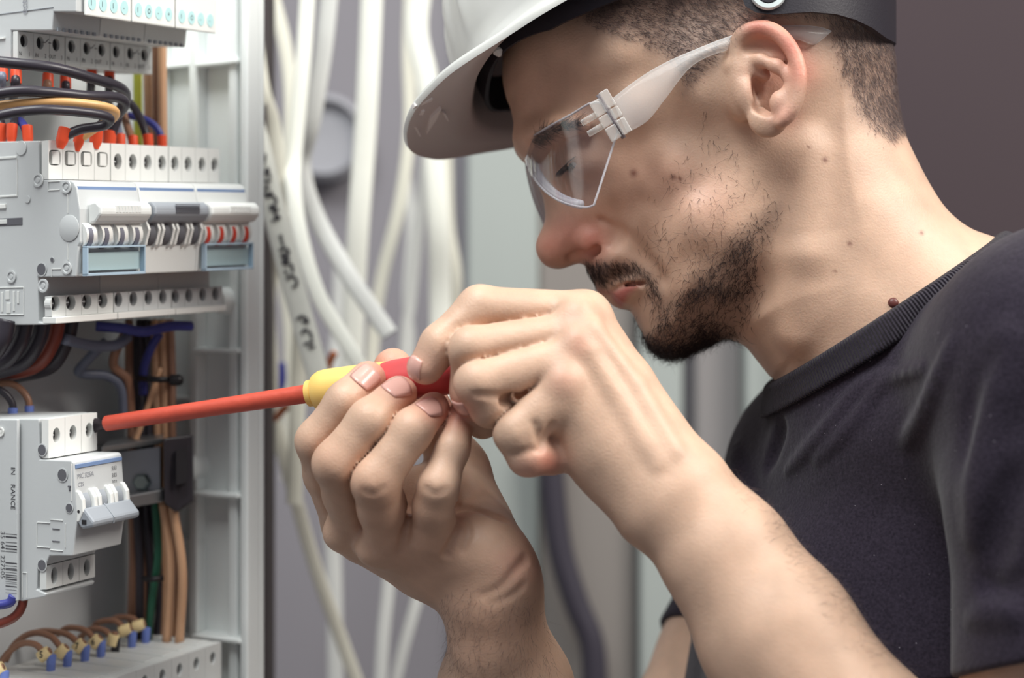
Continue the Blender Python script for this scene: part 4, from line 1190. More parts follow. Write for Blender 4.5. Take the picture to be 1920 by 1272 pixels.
def hand(palm, fingers, kp=0.006, kf=0.0007):
    """Every finger melts into the palm but stays apart from its neighbours."""
    lo = np.min([p.lo for p in palm + fingers], 0); hi = np.max([p.hi for p in palm + fingers], 0)
    def fn(X, Y, Z):
        pal = None
        for p in palm:
            e = p(X, Y, Z); pal = e if pal is None else smin(pal, e, 0.010)
        d = pal; m1 = m2 = None
        for f in fingers:
            e = f(X, Y, Z)
            d = smin(d, smin(pal, e, kp), kf)
            if m1 is None:
                m1 = e; m2 = np.full_like(e, 1.0)
            else:
                m2 = np.minimum(m2, np.maximum(m1, e)); m1 = np.minimum(m1, e)
        # sharp groove where two fingers press together, fading out over the palm
        return d + 0.0014 * np.exp(-((m2 - m1) / 0.0024) ** 2) * np.clip((pal - m1) / 0.006, 0, 1)
    return Prim(fn, lo, hi)

# ---------------------------------------------------------------- far (right) hand, steadying the blade
R_idx = [(650, 980, 0.846, 12.0), (614, 890, 0.82, 11.0), (597, 828, 0.806, 10.4), (650, 755, 0.803, 9.8), (690, 711, 0.812, 8.6)]
R_mid = [(676, 1000, 0.830, 12.5), (652, 925, 0.806, 11.4), (632, 870, 0.790, 11.0), (694, 790, 0.789, 10.2), (748, 740, 0.804, 8.9)]
R_rng = [(737, 1015, 0.814, 12.5), (716, 950, 0.796, 11.4), (703, 903, 0.783, 10.8), (771, 808, 0.786, 9.9), (813, 770, 0.800, 8.7)]
R_lit = [(812, 1000, 0.804, 12.0), (815, 950, 0.793, 10.2), (822, 912, 0.786, 9.1), (848, 842, 0.791, 7.7), (868, 768, 0.803, 6.9)]
R_thm = [(897, 985, 0.850, 17), (862, 880, 0.862, 13.5), (800, 770, 0.854, 11), (737, 690, 0.843, 9.8)]
R_palm = [chain([(655, 990, 0.842, 12), (790, 1060, 0.842, 14), (915, 1110, 0.838, 19)]),
          chain([(690, 1010, 0.828, 12), (800, 1060, 0.830, 14), (918, 1110, 0.830, 18)]),
          chain([(735, 1015, 0.815, 11.5), (830, 1055, 0.820, 14), (925, 1105, 0.824, 18)]),
          chain([(808, 1000, 0.807, 11.5), (880, 1035, 0.812, 15), (935, 1090, 0.820, 17)]),
          ellipsoid(P(934, 1045, 0.815), (unit((0.5, 0, -0.85)), unit((0.85, 0, 0.5)), (0, 1, 0)), (0.022, 0.0155, 0.017)),
          ellipsoid(P(897, 965, 0.845), (unit((0.5, 0, -0.85)), unit((0.85, 0, 0.5)), (0, 1, 0)), (0.030, 0.0125, 0.016)),
          chain([(905, 1000, 0.83, 15), (925, 1110, 0.828, 20)]), chain([(775, 1000, 0.842, 16), (790, 930, 0.85, 14), (845, 900, 0.858, 12)]), R_fore]
body.add(hand(R_palm, [chain(R_idx), chain(R_mid), chain(R_rng), chain(R_lit), chain(R_thm, 0.008)]), 0.001)

# ---------------------------------------------------------------- near (left) hand, turning the handle
L_idx = [(1096, 596, 0.802, 12.4), (900, 579, 0.796, 10.5), (828, 647, 0.790, 9.6), (798, 688, 0.789, 8.4)]
L_mid = [(1082, 630, 0.791, 12.4), (882, 655, 0.782, 10.4), (884, 735, 0.790, 9.4), (905, 790, 0.806, 8.6)]
L_rng = [(1072, 672, 0.783, 12.2), (896, 718, 0.773, 10.3), (920, 762, 0.778, 9.4), (968, 784, 0.788, 8.6)]
L_lit = [(1052, 735, 0.777, 12.4), (968, 812, 0.772, 9.9), (990, 855, 0.774, 9.0), (1034, 860, 0.782, 8.0)]
L_thm = [(1200, 850, 0.812, 16), (1080, 760, 0.838, 13), (960, 725, 0.846, 11), (890, 715, 0.842, 9.5)]
L_palm = [chain([(1096, 596, 0.803, 11.5), (1170, 720, 0.797, 13), (1268, 890, 0.782, 17)]),
          chain([(1085, 632, 0.792, 11.5), (1165, 760, 0.790, 14), (1262, 915, 0.778, 18)]),
          chain([(1075, 672, 0.784, 11.5), (1150, 790, 0.784, 14), (1250, 930, 0.776, 18)]),
          chain([(1058, 738, 0.779, 12), (1130, 840, 0.781, 15), (1225, 950, 0.778, 19)]),
          ellipsoid(P(1135, 860, 0.788), (unit((0.62, 0, -0.78)), unit((0.78, 0, 0.62)), (0, 1, 0)), (0.026, 0.0165, 0.017)), L_fore]
body.add(hand(L_palm, [chain(L_idx), chain(L_mid), chain(L_rng), chain(L_lit), chain(L_thm, 0.008)]), 0.001)

# knuckle bumps and tendons on the back of the near hand
def on(px, py, push=0.0):
    h = body.hit(px, py)
    o, d = ray(px, py); d = unit(d)
    return None if h is None else h + d * push
def bump(px, py, r, out, k=0.006):
    p = on(px, py, r / 1000 - out / 1000)
    if p is not None: body.add(ball(p, r / 1000), k)
def ridge(pts, r, out, k=0.005):
    q = [on(x, y, (r - out) / 1000) for x, y in pts]
    q = [p for p in q if p is not None]
    if len(q) > 1: body.add(group([cone(q[i], q[i + 1], r / 1000, r / 1000) for i in range(len(q) - 1)], 0.002), k)
def crease(pts, r, depth, k=0.0015):
    pts = spline(pts, 4)
    q = [on(x, y, (depth - r) / 1000) for x, y in pts]
    q = [p for p in q if p is not None]
    if len(q) > 1: body.cut(group([cone(q[i], q[i + 1], r / 1000, r / 1000) for i in range(len(q) - 1)], 0.0005), k)

for (x, y, r, o_) in [(1080, 594, 9, 0.4), (1083, 640, 7, 0.9), (1055, 712, 8, 0.9), (640, 1000, 9, 0.0), (700, 1030, 8, 0.2)]:
    bump(x, y, r, o_)
ridge([(1110, 620), (1190, 730), (1260, 850)], 5, 0.7)
ridge([(1105, 665), (1170, 770), (1235, 870)], 4, 0.5)

# skin folds
crease([(1126, 412), (1143, 424), (1149, 442), (1142, 460)], 1.8, 1.7, 0.002)
crease([(1148, 440), (1172, 462), (1200, 494), (1224, 526)], 7, 0.5, 0.004)
crease([(1149, 546), (1160, 539), (1175, 533), (1192, 531), (1209, 531)], 1.1, 1.8, 0.0006)
for pts, r, dp in [
        # near hand: finger joints, knuckle hollows, folded little finger
        ([(1003, 795), (1010, 815), (1016, 832)], 2.0, 0.9), ([(1034, 800), (1024, 816), (1018, 832)], 2.0, 0.9), ([(1016, 842), (985, 848), (962, 855)], 1.6, 0.9), ([(893, 742), (930, 744), (965, 742)], 1.8, 1.2), ([(945, 752), (965, 746), (985, 738)], 3.0, 4.0),
        # far hand: creases on finger backs, palm fold, wrist fold
                ([(795, 918), (815, 930), (838, 920)], 2.2, 0.25), ([(680, 925), (700, 932), (722, 918)], 2.2, 0.2),
        ([(858, 950), (895, 955), (930, 968), (948, 975)], 1.8, 1.1), ([(856, 950), (862, 985), (850, 1015), (836, 1040)], 2.4, 2.0), ([(874, 975), (878, 1000), (866, 1032)], 2.0, 1.2),
        ([(990, 1050), (968, 1075), (940, 1105), (905, 1122)], 3.5, 0.6), ([(985, 1100), (960, 1120), (920, 1135)], 2.0, 0.35),
        ([(768, 950), (762, 990), (750, 1035)], 2.2, 1.0)]:
    crease(pts, r, dp)
# ---------------------------------------------------------------- polygonise and colour the skin
bv, bq = body.mesh(3)
def vert_normals(v, q):
    n = np.cross(v[q[:, 2]] - v[q[:, 0]], v[q[:, 3]] - v[q[:, 1]])
    vn = np.zeros_like(v)
    for k in range(3):
        for j in range(4):
            vn[:, k] += np.bincount(q[:, j], n[:, k], len(v))
    return vn / (np.linalg.norm(vn, axis=1, keepdims=True) + 1e-12)
bn = vert_normals(bv, bq)
side_c = (bv - HM) @ HL
near_v = np.where((side_c < 0)[:, None], bv - 2 * side_c[:, None] * HL, bv)     # mirrored to the near half of the head
hx, hy = to_px(near_v)
vx, vy = to_px(bv)
vd = bv[:, 1] - CAM_Y
head_m = (vx > 920) & (vy < 760) & ~((vd < 0.838) & (vy > 530) & (vx < 1330)) & (vd > 0.79)                            # vertices of head and neck

def in_poly(x, y, poly):
    A = np.asarray(poly, float); B = np.roll(A, -1, 0)
    ins = np.zeros(x.shape, bool)
    for (ax, ay), (bx, by) in zip(A, B):
        if ay == by: continue
        c = (ay > y) != (by > y)
        ins ^= c & (x < (bx - ax) * (y - ay) / (by - ay) + ax)
    return ins

def soft_poly(x, y, poly, soft):
    """1 inside the polygon, falling to 0 over `soft` pixels outside it."""
    A = np.asarray(poly, float); B = np.roll(A, -1, 0)
    d2 = np.full(x.shape, 1e12)
    for (ax, ay), (bx, by) in zip(A, B):
        ex, ey = bx - ax, by - ay
        t = np.clip(((x - ax) * ex + (y - ay) * ey) / (ex * ex + ey * ey + 1e-9), 0, 1)
        d2 = np.minimum(d2, (x - ax - t * ex) ** 2 + (y - ay - t * ey) ** 2)
    d = np.sqrt(d2); ins = in_poly(x, y, A)
    s = np.where(ins, d, -d)
    return np.clip(0.5 + s / (2 * soft), 0, 1)

HAIR_POLY = [(1085, -80), (1092, 40), (1135, 62), (1190, 80), (1240, 98), (1262, 125), (1286, 170), (1325, 132), (1376, 66), (1400, 40), (1480, 30), (1552, 40),
             (1566, 100), (1582, 142), (1606, 200), (1632, 240), (1674, 268), (1740, 200), (1740, -80)]
BEARD_POLY = [(1186, 588), (1212, 552), (1236, 552), (1262, 556), (1303, 515), (1348, 476), (1376, 446), (1420, 402), (1462, 388), (1440, 436), (1412, 487),
              (1424, 556), (1408, 600), (1366, 648), (1296, 692), (1230, 684), (1185, 640)]
STACHE_POLY = [(1092, 490), (1141, 487), (1191, 491), (1221, 514), (1238, 552), (1222, 556), (1206, 524), (1163, 524), (1124, 538), (1105, 522)]
CHEEK_POLY = [(1190, 470), (1215, 380), (1280, 260), (1320, 205), (1345, 240), (1390, 310), (1450, 350), (1475, 390), (1440, 470), (1400, 500), (1300, 520), (1240, 520)]

col = np.tile(np.array(srgb(203, 169, 146)), (len(bv), 1))
def blend(w, c):
    global col
    col = col * (1 - w[:, None]) + np.array(c) * w[:, None]
def spot(px, py, r, c, amt, head=True, dmax=None):
    x, y = (hx, hy) if head else (vx, vy)
    w = amt * np.exp(-((x - px) ** 2 + (y - py) ** 2) / (r * r))
    if head: w = w * head_m
    else: w = w * (~head_m)
    blend(w, c)
RED = srgb(205, 105, 90); PINK = srgb(214, 146, 130); DARK = srgb(70, 52, 50); LIP = srgb(178, 92, 88); PALE = srgb(238, 208, 184); TAN = srgb(190, 138, 112)
for a in [(1030, 460, 34, RED, .45), (1110, 445, 34, RED, .55), (1060, 430, 40, PINK, .5), (1105, 480, 30, RED, .25), (1420, 50, 30, RED, .65), (1455, 58, 28, RED, .4), (1485, 85, 30, RED, .65), (1502, 135, 34, RED, .5), (1470, 215, 30, PINK, .5),
          (1440, 150, 50, PINK, .35), (1250, 330, 70, PINK, .18), (1330, 380, 60, PINK, .2), (1060, 200, 90, TAN, .35), (1000, 240, 70, TAN, .3), (1160, 380, 60, TAN, .3), (1180, 300, 60, TAN, .2)]:
    spot(*a)
for a in [(1085, 600, 30, PINK, .35), (1085, 648, 24, RED, .2), (1056, 712, 30, PINK, .3), (700, 695, 30, RED, .35), (762, 735, 32, RED, .35), (822, 765, 32, RED, .5), (866, 775, 30, RED, .5),
          (735, 665, 36, RED, .3), (690, 700, 40, PINK, .3), (800, 690, 36, PINK, .25), (1030, 868, 30, RED, .55), (985, 885, 30, PINK, .4), (600, 840, 40, TAN, .25), (640, 900, 60, TAN, .25), (720, 960, 80, TAN, .3),
          (800, 1030, 90, TAN, .35), (900, 1180, 90, TAN, .3), (970, 1060, 40, PINK, .35), (900, 900, 50, PALE, .35)]:
    spot(*a, head=False)
lips = soft_poly(hx, hy, [(1112, 536), (1134, 548), (1152, 546), (1172, 535), (1205, 531), (1180, 552), (1166, 578), (1150, 566), (1146, 552), (1125, 548)], 6) * head_m
blend(0.8 * lips, LIP)
hair_w = soft_poly(hx, hy, HAIR_POLY, 22) * head_m
blend(0.5 * hair_w, srgb(128, 106, 100))
beard_w = soft_poly(hx, hy, BEARD_POLY, 16) * head_m
patch = 1 - soft_poly(hx, hy, [(1176, 572), (1215, 560), (1232, 590), (1225, 625), (1205, 622)], 10)
blend(0.42 * beard_w * patch, DARK)
stache_w = soft_poly(hx, hy, STACHE_POLY, 10) * head_m
blend(0.5 * stache_w, DARK)
for (x, y, r) in [(1547, 300, 5), (1593, 457, 4), (1728, 437, 4), (1565, 508, 3), (1188, 325, 7), (1262, 332, 5), (1517, 276, 3), (1275, 335, 4)]:
    spot(x, y, r, srgb(110, 60, 50), .85)

skin = bpy.data.materials.new('skin')
skin.use_nodes = True
nt = skin.node_tree
pb = nt.nodes['Principled BSDF']
at = nt.nodes.new('ShaderNodeAttribute'); at.attribute_name = 'tint'
tcn = nt.nodes.new('ShaderNodeTexCoord')
n1 = nt.nodes.new('ShaderNodeTexNoise'); n1.inputs['Scale'].default_value = 55; n1.inputs['Detail'].default_value = 5
n2 = nt.nodes.new('ShaderNodeTexNoise'); n2.inputs['Scale'].default_value = 900; n2.inputs['Detail'].default_value = 3
nt.links.new(tcn.outputs['Object'], n1.inputs['Vector']); nt.links.new(tcn.outputs['Object'], n2.inputs['Vector'])
mr = nt.nodes.new('ShaderNodeMapRange'); mr.inputs[1].default_value = 0.3; mr.inputs[2].default_value = 0.7; mr.inputs[3].default_value = 0.86; mr.inputs[4].default_value = 1.08
nt.links.new(n1.outputs['Fac'], mr.inputs[0])
mxn = nt.nodes.new('ShaderNodeMix'); mxn.data_type = 'RGBA'; mxn.blend_type = 'MULTIPLY'; mxn.inputs['Factor'].default_value = 1
nt.links.new(at.outputs['Color'], mxn.inputs['A']); nt.links.new(mr.outputs[0], mxn.inputs['B'])
nt.links.new(mxn.outputs['Result'], pb.inputs['Base Color'])
bmp = nt.nodes.new('ShaderNodeBump'); bmp.inputs['Strength'].default_value = 0.32; bmp.inputs['Distance'].default_value = 0.0005
nt.links.new(n2.outputs['Fac'], bmp.inputs['Height']); nt.links.new(bmp.outputs['Normal'], pb.inputs['Normal'])
pb.inputs['Roughness'].default_value = 0.48
pb.inputs['Specular IOR Level'].default_value = 0.4
pb.inputs['Subsurface Weight'].default_value = 0.18
pb.inputs['Subsurface Radius'].default_value = (1.0, 0.42, 0.22)
pb.inputs['Subsurface Scale'].default_value = 0.0018

person = empty('person', P(1700, 1300, 0.9), 'man in a black t-shirt leaning in and turning a screwdriver with both hands', 'person')
body_o = link_mesh('body', bv, bq, skin, person, True)
ca = body_o.data.color_attributes.new('tint', 'FLOAT_COLOR', 'POINT')
ca.data.foreach_set('color', np.c_[col, np.ones(len(col))].astype(np.float32).ravel())
mp = body.hit(1675, 568)
if mp is not None:
    mo = MB(); mo.lathe(mp, body.grad(mp[None])[0], [(0.0028, -0.0012), (0.0026, 0.0), (0.0019, 0.0008), (0.0010, 0.0011), (0, 0.0012)], 16)
    mo.build('mole', mat('mole_brown', srgb(92, 48, 44), rough=0.4), body_o, True)['label'] = 'raised brown mole above the collar'
# ================================================================== clothing
shirt = Vol((0.055, -0.245, CAM_Z - 0.262), (0.345, 0.285, CAM_Z + 0.085), 0.0017)
NECK_P = [P(1452, 716, 0.895), P(1866, 441, 0.915), P(1663, 586, 0.842)]
NPN = unit(np.cross(NECK_P[1] - NECK_P[0], NECK_P[2] - NECK_P[0]))
if NPN[2] < 0: NPN = -NPN
def half(p0, n, lo, hi):
    return Prim(lambda X, Y, Z: (X - p0[0]) * n[0] + (Y - p0[1]) * n[1] + (Z - p0[2]) * n[2], lo, hi)
for p in torso_group(0.003):
    shirt.add(p, 0.03)
neck_pr = inflate(neck_poly, neck_r)
class Off:
    def __init__(self, pr, o): self.pr, self.o, self.lo, self.hi = pr, o, pr.lo, pr.hi
    def __call__(self, X, Y, Z): return self.pr(X, Y, Z) - self.o
shirt.add(Off(neck_pr, 0.0028), 0.022)
# near sleeve
shirt.add(chain([(2015, 690, 0.765, 60), (2012, 860, 0.757, 54)], 0.02), 0.022)
shirt.add(chain([(2013, 800, 0.760, 55), (2012, 900, 0.752, 52), (2006, 1310, 0.738, 50)], 0.02), 0.005)
# far sleeve
shirt.add(chain([(1640, 800, 1.10, 58), (1340, 1300, 1.045, 51)], 0.02), 0.022)
def shit(px, py, push=0.0):
    h = shirt.hit(px, py)
    d = unit(ray(px, py)[1])
    return None if h is None else h + d * push
def sfold(pts, r, amt, add=False, k=0.006):
    q = [shit(x, y, ((r - amt) if add else (amt - r)) / 1000) for x, y in spline(pts, 5)]
    q = [p for p in q if p is not None]
    rr = r / 1000 * np.interp(np.linspace(0, 1, len(q)), [0, 0.25, 0.75, 1], [0.55, 1, 1, 0.55])
    if len(q) > 1:
        g = group([cone(q[i], q[i + 1], rr[i], rr[i + 1]) for i in range(len(q) - 1)], 0.002)
        shirt.add(g, k) if add else shirt.cut(g, k)
# folds of the cloth: armpit, pull lines from the collar across the chest, sleeve gathers
sfold([(1868, 660), (1842, 730), (1822, 830), (1812, 960)], 6, 4)
sfold([(1670, 700), (1615, 735), (1545, 815), (1482, 882)], 4, 1.2, add=True, k=0.004)
sfold([(1735, 690), (1668, 720), (1600, 800), (1538, 862)], 4, 1.0, add=True, k=0.004)
sfold([(1790, 650), (1738, 775), (1705, 830)], 5, 1.1, add=True, k=0.005)
sfold([(1462, 800), (1450, 830), (1436, 870)], 5, 1.2, k=0.006)
sfold([(1895, 640), (1880, 760), (1850, 900), (1840, 1000)], 8, 2.2, add=True, k=0.01)
sfold([(1915, 880), (1880, 960), (1850, 1080)], 6, 2.0, k=0.008)
sfold([(1835, 1090), (1870, 1110), (1915, 1085)], 5, 1.5, k=0.006)
sfold([(1830, 1160), (1880, 1150), (1919, 1160)], 5, 1.2, add=True, k=0.006)
sfold([(1385, 850), (1400, 920), (1440, 1000)], 6, 1.5, add=True, k=0.008)
big = ((0, -1, 0), (1, 1, 3))
coll_v = Vol((0.11, -0.11, CAM_Z - 0.075), (0.305, 0.125, CAM_Z + 0.085), 0.0013)
coll_v.add(Off(neck_pr, 0.0028), 0.0)
for p in torso_group(0.003):
    coll_v.add(p, 0.03)
coll_v.a -= np.float32(0.0030)
sl, X, Y, Z = coll_v.region(coll_v.lo, coll_v.lo + coll_v.n * coll_v.h)
coll_v.a = smax(coll_v.a, (neck_pr(X, Y, Z) - 0.016).astype(np.float32), 0.003)
pts3 = [(X0, n_) for X0, n_ in ((NECK_P[0] + NPN * 0.0008, NPN), (NECK_P[0] - NPN * 0.0135, -NPN))]
for p0, n_ in pts3:
    sl, X, Y, Z = coll_v.region(coll_v.lo, coll_v.lo + coll_v.n * coll_v.h)
    coll_v.a = smax(coll_v.a, ((X - p0[0]) * n_[0] + (Y - p0[1]) * n_[1] + (Z - p0[2]) * n_[2]).astype(np.float32), 0.002)
# cut the shirt: neck opening, sleeve hems
def clip_half(vol, p0, n, lo, hi, k=0.002):
    sl, X, Y, Z = vol.region(lo, hi)
    vol.a[sl] = smax(vol.a[sl], ((X - p0[0]) * n[0] + (Y - p0[1]) * n[1] + (Z - p0[2]) * n[2]).astype(np.float32), k)
clip_half(shirt, NECK_P[0], NPN, (0.09, -0.11, CAM_Z - 0.09), (0.31, 0.14, CAM_Z + 0.09))
hemA = [P(1806, 1268, 0.745), P(1925, 1242, 0.70), P(2010, 1240, 0.80)]
hn = unit(np.cross(hemA[1] - hemA[0], hemA[2] - hemA[0])); hn = -hn if hn[2] > 0 else hn
clip_half(shirt, hemA[0], hn, (0.192, -0.25, CAM_Z - 0.27), (0.36, -0.098, CAM_Z - 0.06))
fh = P(1372, 1236, 1.05); fhn = unit(P(1200, 1580, 1.0) - P(1375, 1240, 1.05))
clip_half(shirt, fh, fhn, (0.05, 0.085, CAM_Z - 0.27), (0.19, 0.29, CAM_Z - 0.10))

cloth = bpy.data.materials.new('black_cotton')
cloth.use_nodes = True
nt = cloth.node_tree; pb = nt.nodes['Principled BSDF']
tcn = nt.nodes.new('ShaderNodeTexCoord')
n1 = nt.nodes.new('ShaderNodeTexNoise'); n1.inputs['Scale'].default_value = 700; n1.inputs['Detail'].default_value = 4
n3 = nt.nodes.new('ShaderNodeTexNoise'); n3.inputs['Scale'].default_value = 40; n3.inputs['Detail'].default_value = 4
n4 = nt.nodes.new('ShaderNodeTexVoronoi'); n4.inputs['Scale'].default_value = 150
for n_ in (n1, n3, n4): nt.links.new(tcn.outputs['Object'], n_.inputs['Vector'])
cr = nt.nodes.new('ShaderNodeValToRGB')
cr.color_ramp.elements[0].position = 0.25; cr.color_ramp.elements[0].color = (*srgb(28, 23, 34), 1)
cr.color_ramp.elements[1].position = 0.8; cr.color_ramp.elements[1].color = (*srgb(54, 47, 60), 1)
nt.links.new(n1.outputs['Fac'], cr.inputs['Fac'])
lt = nt.nodes.new('ShaderNodeMath'); lt.operation = 'LESS_THAN'; lt.inputs[1].default_value = 0.035      # specks of white dust
nt.links.new(n4.outputs['Distance'], lt.inputs[0])
mxs = nt.nodes.new('ShaderNodeMix'); mxs.data_type = 'RGBA'; mxs.inputs['B'].default_value = (*srgb(150, 145, 155), 1)
nt.links.new(lt.outputs[0], mxs.inputs['Factor']); nt.links.new(cr.outputs['Color'], mxs.inputs['A'])
nt.links.new(mxs.outputs['Result'], pb.inputs['Base Color'])
pb.inputs['Roughness'].default_value = 0.9; pb.inputs['Specular IOR Level'].default_value = 0.15
pb.inputs['Sheen Weight'].default_value = 0.12; pb.inputs['Sheen Roughness'].default_value = 0.5
ad = nt.nodes.new('ShaderNodeMath'); ad.operation = 'ADD'
ml = nt.nodes.new('ShaderNodeMath'); ml.operation = 'MULTIPLY'; ml.inputs[1].default_value = 6.0
nt.links.new(n3.outputs['Fac'], ml.inputs[0]); nt.links.new(ml.outputs[0], ad.inputs[0]); nt.links.new(n1.outputs['Fac'], ad.inputs[1])
bmp = nt.nodes.new('ShaderNodeBump'); bmp.inputs['Strength'].default_value = 0.5; bmp.inputs['Distance'].default_value = 0.0005
nt.links.new(ad.outputs[0], bmp.inputs['Height']); nt.links.new(bmp.outputs['Normal'], pb.inputs['Normal'])

def largest(v, q):
    """Keep the biggest connected piece of a mesh."""
    n = len(v); lab = np.arange(n)
    e0 = q.ravel(); e1 = np.roll(q, -1, 1).ravel()
    while True:
        old = lab.copy()
        np.minimum.at(lab, e0, lab[e1]); np.minimum.at(lab, e1, lab[e0])
        for _ in range(6): lab = lab[lab]
        if (lab == old).all(): break
    big = np.bincount(lab).argmax(); keep = lab == big
    new = np.cumsum(keep) - 1
    return v[keep], new[q[keep[q[:, 0]]]]
sv, sq = largest(*shirt.mesh(4))
shirt_o = link_mesh('t_shirt', sv, sq, cloth, person, True)
shirt_o['label'] = 'black cotton t-shirt with fine white dust'

# ribbed collar: same cloth, knitted ribs run across the band
rib = cloth.copy(); rib.name = 'ribbed_cotton'
nt = rib.node_tree; pb = nt.nodes['Principled BSDF']
at = nt.nodes.new('ShaderNodeAttribute'); at.attribute_name = 'rib'
sn = nt.nodes.new('ShaderNodeMath'); sn.operation = 'SINE'
mu = nt.nodes.new('ShaderNodeMath'); mu.operation = 'MULTIPLY'; mu.inputs[1].default_value = 2 * math.pi / 0.0017
nt.links.new(at.outputs['Fac'], mu.inputs[0]); nt.links.new(mu.outputs[0], sn.inputs[0])
bmp = nt.nodes.new('ShaderNodeBump'); bmp.inputs['Strength'].default_value = 1.0; bmp.inputs['Distance'].default_value = 0.0007
nt.links.new(sn.outputs[0], bmp.inputs['Height']); nt.links.new(bmp.outputs['Normal'], pb.inputs['Normal'])
cv, cq = largest(*coll_v.mesh(3))
coll_o = link_mesh('collar', cv, cq, rib, person, True)
coll_o['label'] = 'ribbed black neckband'
along = unit(NECK_P[1] - NECK_P[0])
cc = cv.mean(0); lat = np.cross(NPN, along)
u_, w_ = (cv - cc) @ along, (cv - cc) @ lat
ra = coll_o.data.attributes.new('rib', 'FLOAT', 'POINT')
ra.data.foreach_set('value', (np.arctan2(w_, u_) * 0.075).astype(np.float32))

# ================================================================== hair
def strands(name, roots, dirs, length, radius, m, parent, bend=None, segs=3, curl=0.0):
    """Tapered three-sided hairs as one mesh."""
    n = len(roots)
    t = np.linspace(0, 1, segs + 1)
    bend = np.zeros((n, 3)) if bend is None else bend
    cx = RNG.normal(0, 1, (n, 3)) * curl
    cen = roots[:, None, :] + length[:, None, None] * (t[None, :, None] * dirs[:, None, :] + (t ** 2)[None, :, None] * bend[:, None, :]
          + np.sin(t * 4.5)[None, :, None] * cx[:, None, :])
    a = np.cross(dirs, RNG.normal(0, 1, (n, 3))); a /= np.linalg.norm(a, axis=1, keepdims=True) + 1e-9
    b = np.cross(dirs, a)
    rad = radius * (1 - 0.85 * t)
    V = np.empty((n, segs + 1, 3, 3))
    for k in range(3):
        an = 2 * math.pi * k / 3
        V[:, :, k, :] = cen + rad[None, :, None] * (math.cos(an) * a + math.sin(an) * b)[:, None, :]
    base = (np.arange(n) * (segs + 1) * 3)[:, None, None]
    s_ = (np.arange(segs) * 3)[None, :, None]
    k0 = np.arange(3)[None, None, :]; k1 = (k0 + 1) % 3
    F = np.stack([base + s_ + k0, base + s_ + k1, base + s_ + 3 + k1, base + s_ + 3 + k0], -1).reshape(-1, 4)
    o = link_mesh(name, V.reshape(-1, 3), F, m, parent, True)
    o['kind'] = 'stuff'
    return o

hair_m = mat('dark_hair', srgb(104, 89, 88), rough=0.45, spec=0.5)
beard_m = mat('beard_hair', srgb(48, 36, 36), rough=0.5, spec=0.4)
def pick(weight, n):
    w = weight / weight.sum()
    i = RNG.choice(len(bv), n, p=w)
    jit = RNG.normal(0, 1, (n, 3)) * VOX * 0.5
    jit -= bn[i] * np.sum(jit * bn[i], 1, keepdims=True)
    return i, bv[i] + jit
def flow(i, img_dir, out, spread):
    """Hair direction: an image-plane direction laid onto the skin plus some lift."""
    d = np.zeros((len(i), 3)); d[:, 0] = img_dir[0]; d[:, 2] = -img_dir[1]
    d = d + RNG.normal(0, spread, d.shape)
    d -= bn[i] * np.sum(d * bn[i], 1, keepdims=True)
    d /= np.linalg.norm(d, axis=1, keepdims=True) + 1e-9
    d = d + bn[i] * out
    return d / np.linalg.norm(d, axis=1, keepdims=True)

area = np.ones(len(bv))
front = (bn @ np.array([0, -1.0, 0.0])) > -0.35
# scalp: clipped short, combed back and down
w = (in_poly(hx, hy, HAIR_POLY) * hair_w + 0.12 * hair_w) * head_m * (hy > -40) * front
i, r = pick(w, 15000)
px_i = hx[i]
ix = np.where(px_i > 1500, 0.25, 0.75); iy = np.where(px_i > 1500, 0.9, 0.45)
d = np.zeros((len(i), 3)); d[:, 0] = ix; d[:, 2] = -iy
d += RNG.normal(0, 0.35, d.shape); d -= bn[i] * np.sum(d * bn[i], 1, keepdims=True)
d /= np.linalg.norm(d, axis=1, keepdims=True) + 1e-9
d = d + bn[i] * 0.55; d /= np.linalg.norm(d, axis=1, keepdims=True)
edge = np.clip(hair_w[i] * 1.3, 0.35, 1)
strands('hair', r, d, RNG.uniform(0.0035, 0.0065, len(i)) * edge, 0.000075, hair_m, person, bend=-0.35 * bn[i])['label'] = 'short clipped dark hair'
# beard: dense on jaw and chin, wiry strays on the cheek
clump = np.full(len(bv), 0.22)
for _ in range(46):
    gx, gy = RNG.uniform(1185, 1465), RNG.uniform(395, 680)
    clump += 0.75 * np.exp(-((hx - gx) ** 2 + (hy - gy) ** 2) / RNG.uniform(12, 24) ** 2)
clump += 1.2 * np.clip((hy - 600) / 60, 0, 1) + 0.8 * np.exp(-((hx - 1405) ** 2 + (hy - 480) ** 2) / 50 ** 2)
wb = beard_w ** 2 * patch * head_m * np.clip(clump, 0, 2)
i, r = pick(wb, 4400)
ln = RNG.uniform(0.004, 0.0085, len(i)) * np.interp(hy[i], [400, 520, 600, 660], [0.75, 0.9, 1.15, 1.25])
strands('beard', r, flow(i, (-0.25, 0.95), 0.55, 0.55), ln, 0.00011, beard_m, person, bend=-0.3 * bn[i] + RNG.normal(0, 0.25, (len(i), 3)), curl=0.10, segs=4)['label'] = 'dark full beard along jaw and chin'
wc = soft_poly(hx, hy, CHEEK_POLY, 14) * head_m * np.interp(hx + 0.5 * (hy - 300), [1180, 1300, 1450], [0.35, 0.8, 1.4])
i, r = pick(wc, 520)
strands('cheek_stubble', r, flow(i, (0.0, 1.0), 0.45, 0.6), RNG.uniform(0.003, 0.0075, len(i)), 0.00009, beard_m, person, bend=RNG.normal(0, 0.4, (len(i), 3)), curl=0.1, segs=4)
i, r = pick(stache_w ** 2 * head_m, 1500)
strands('moustache', r, flow(i, (0.45, 0.9), 0.45, 0.35), RNG.uniform(0.003, 0.006, len(i)), 0.000085, beard_m, person, bend=-0.3 * bn[i])
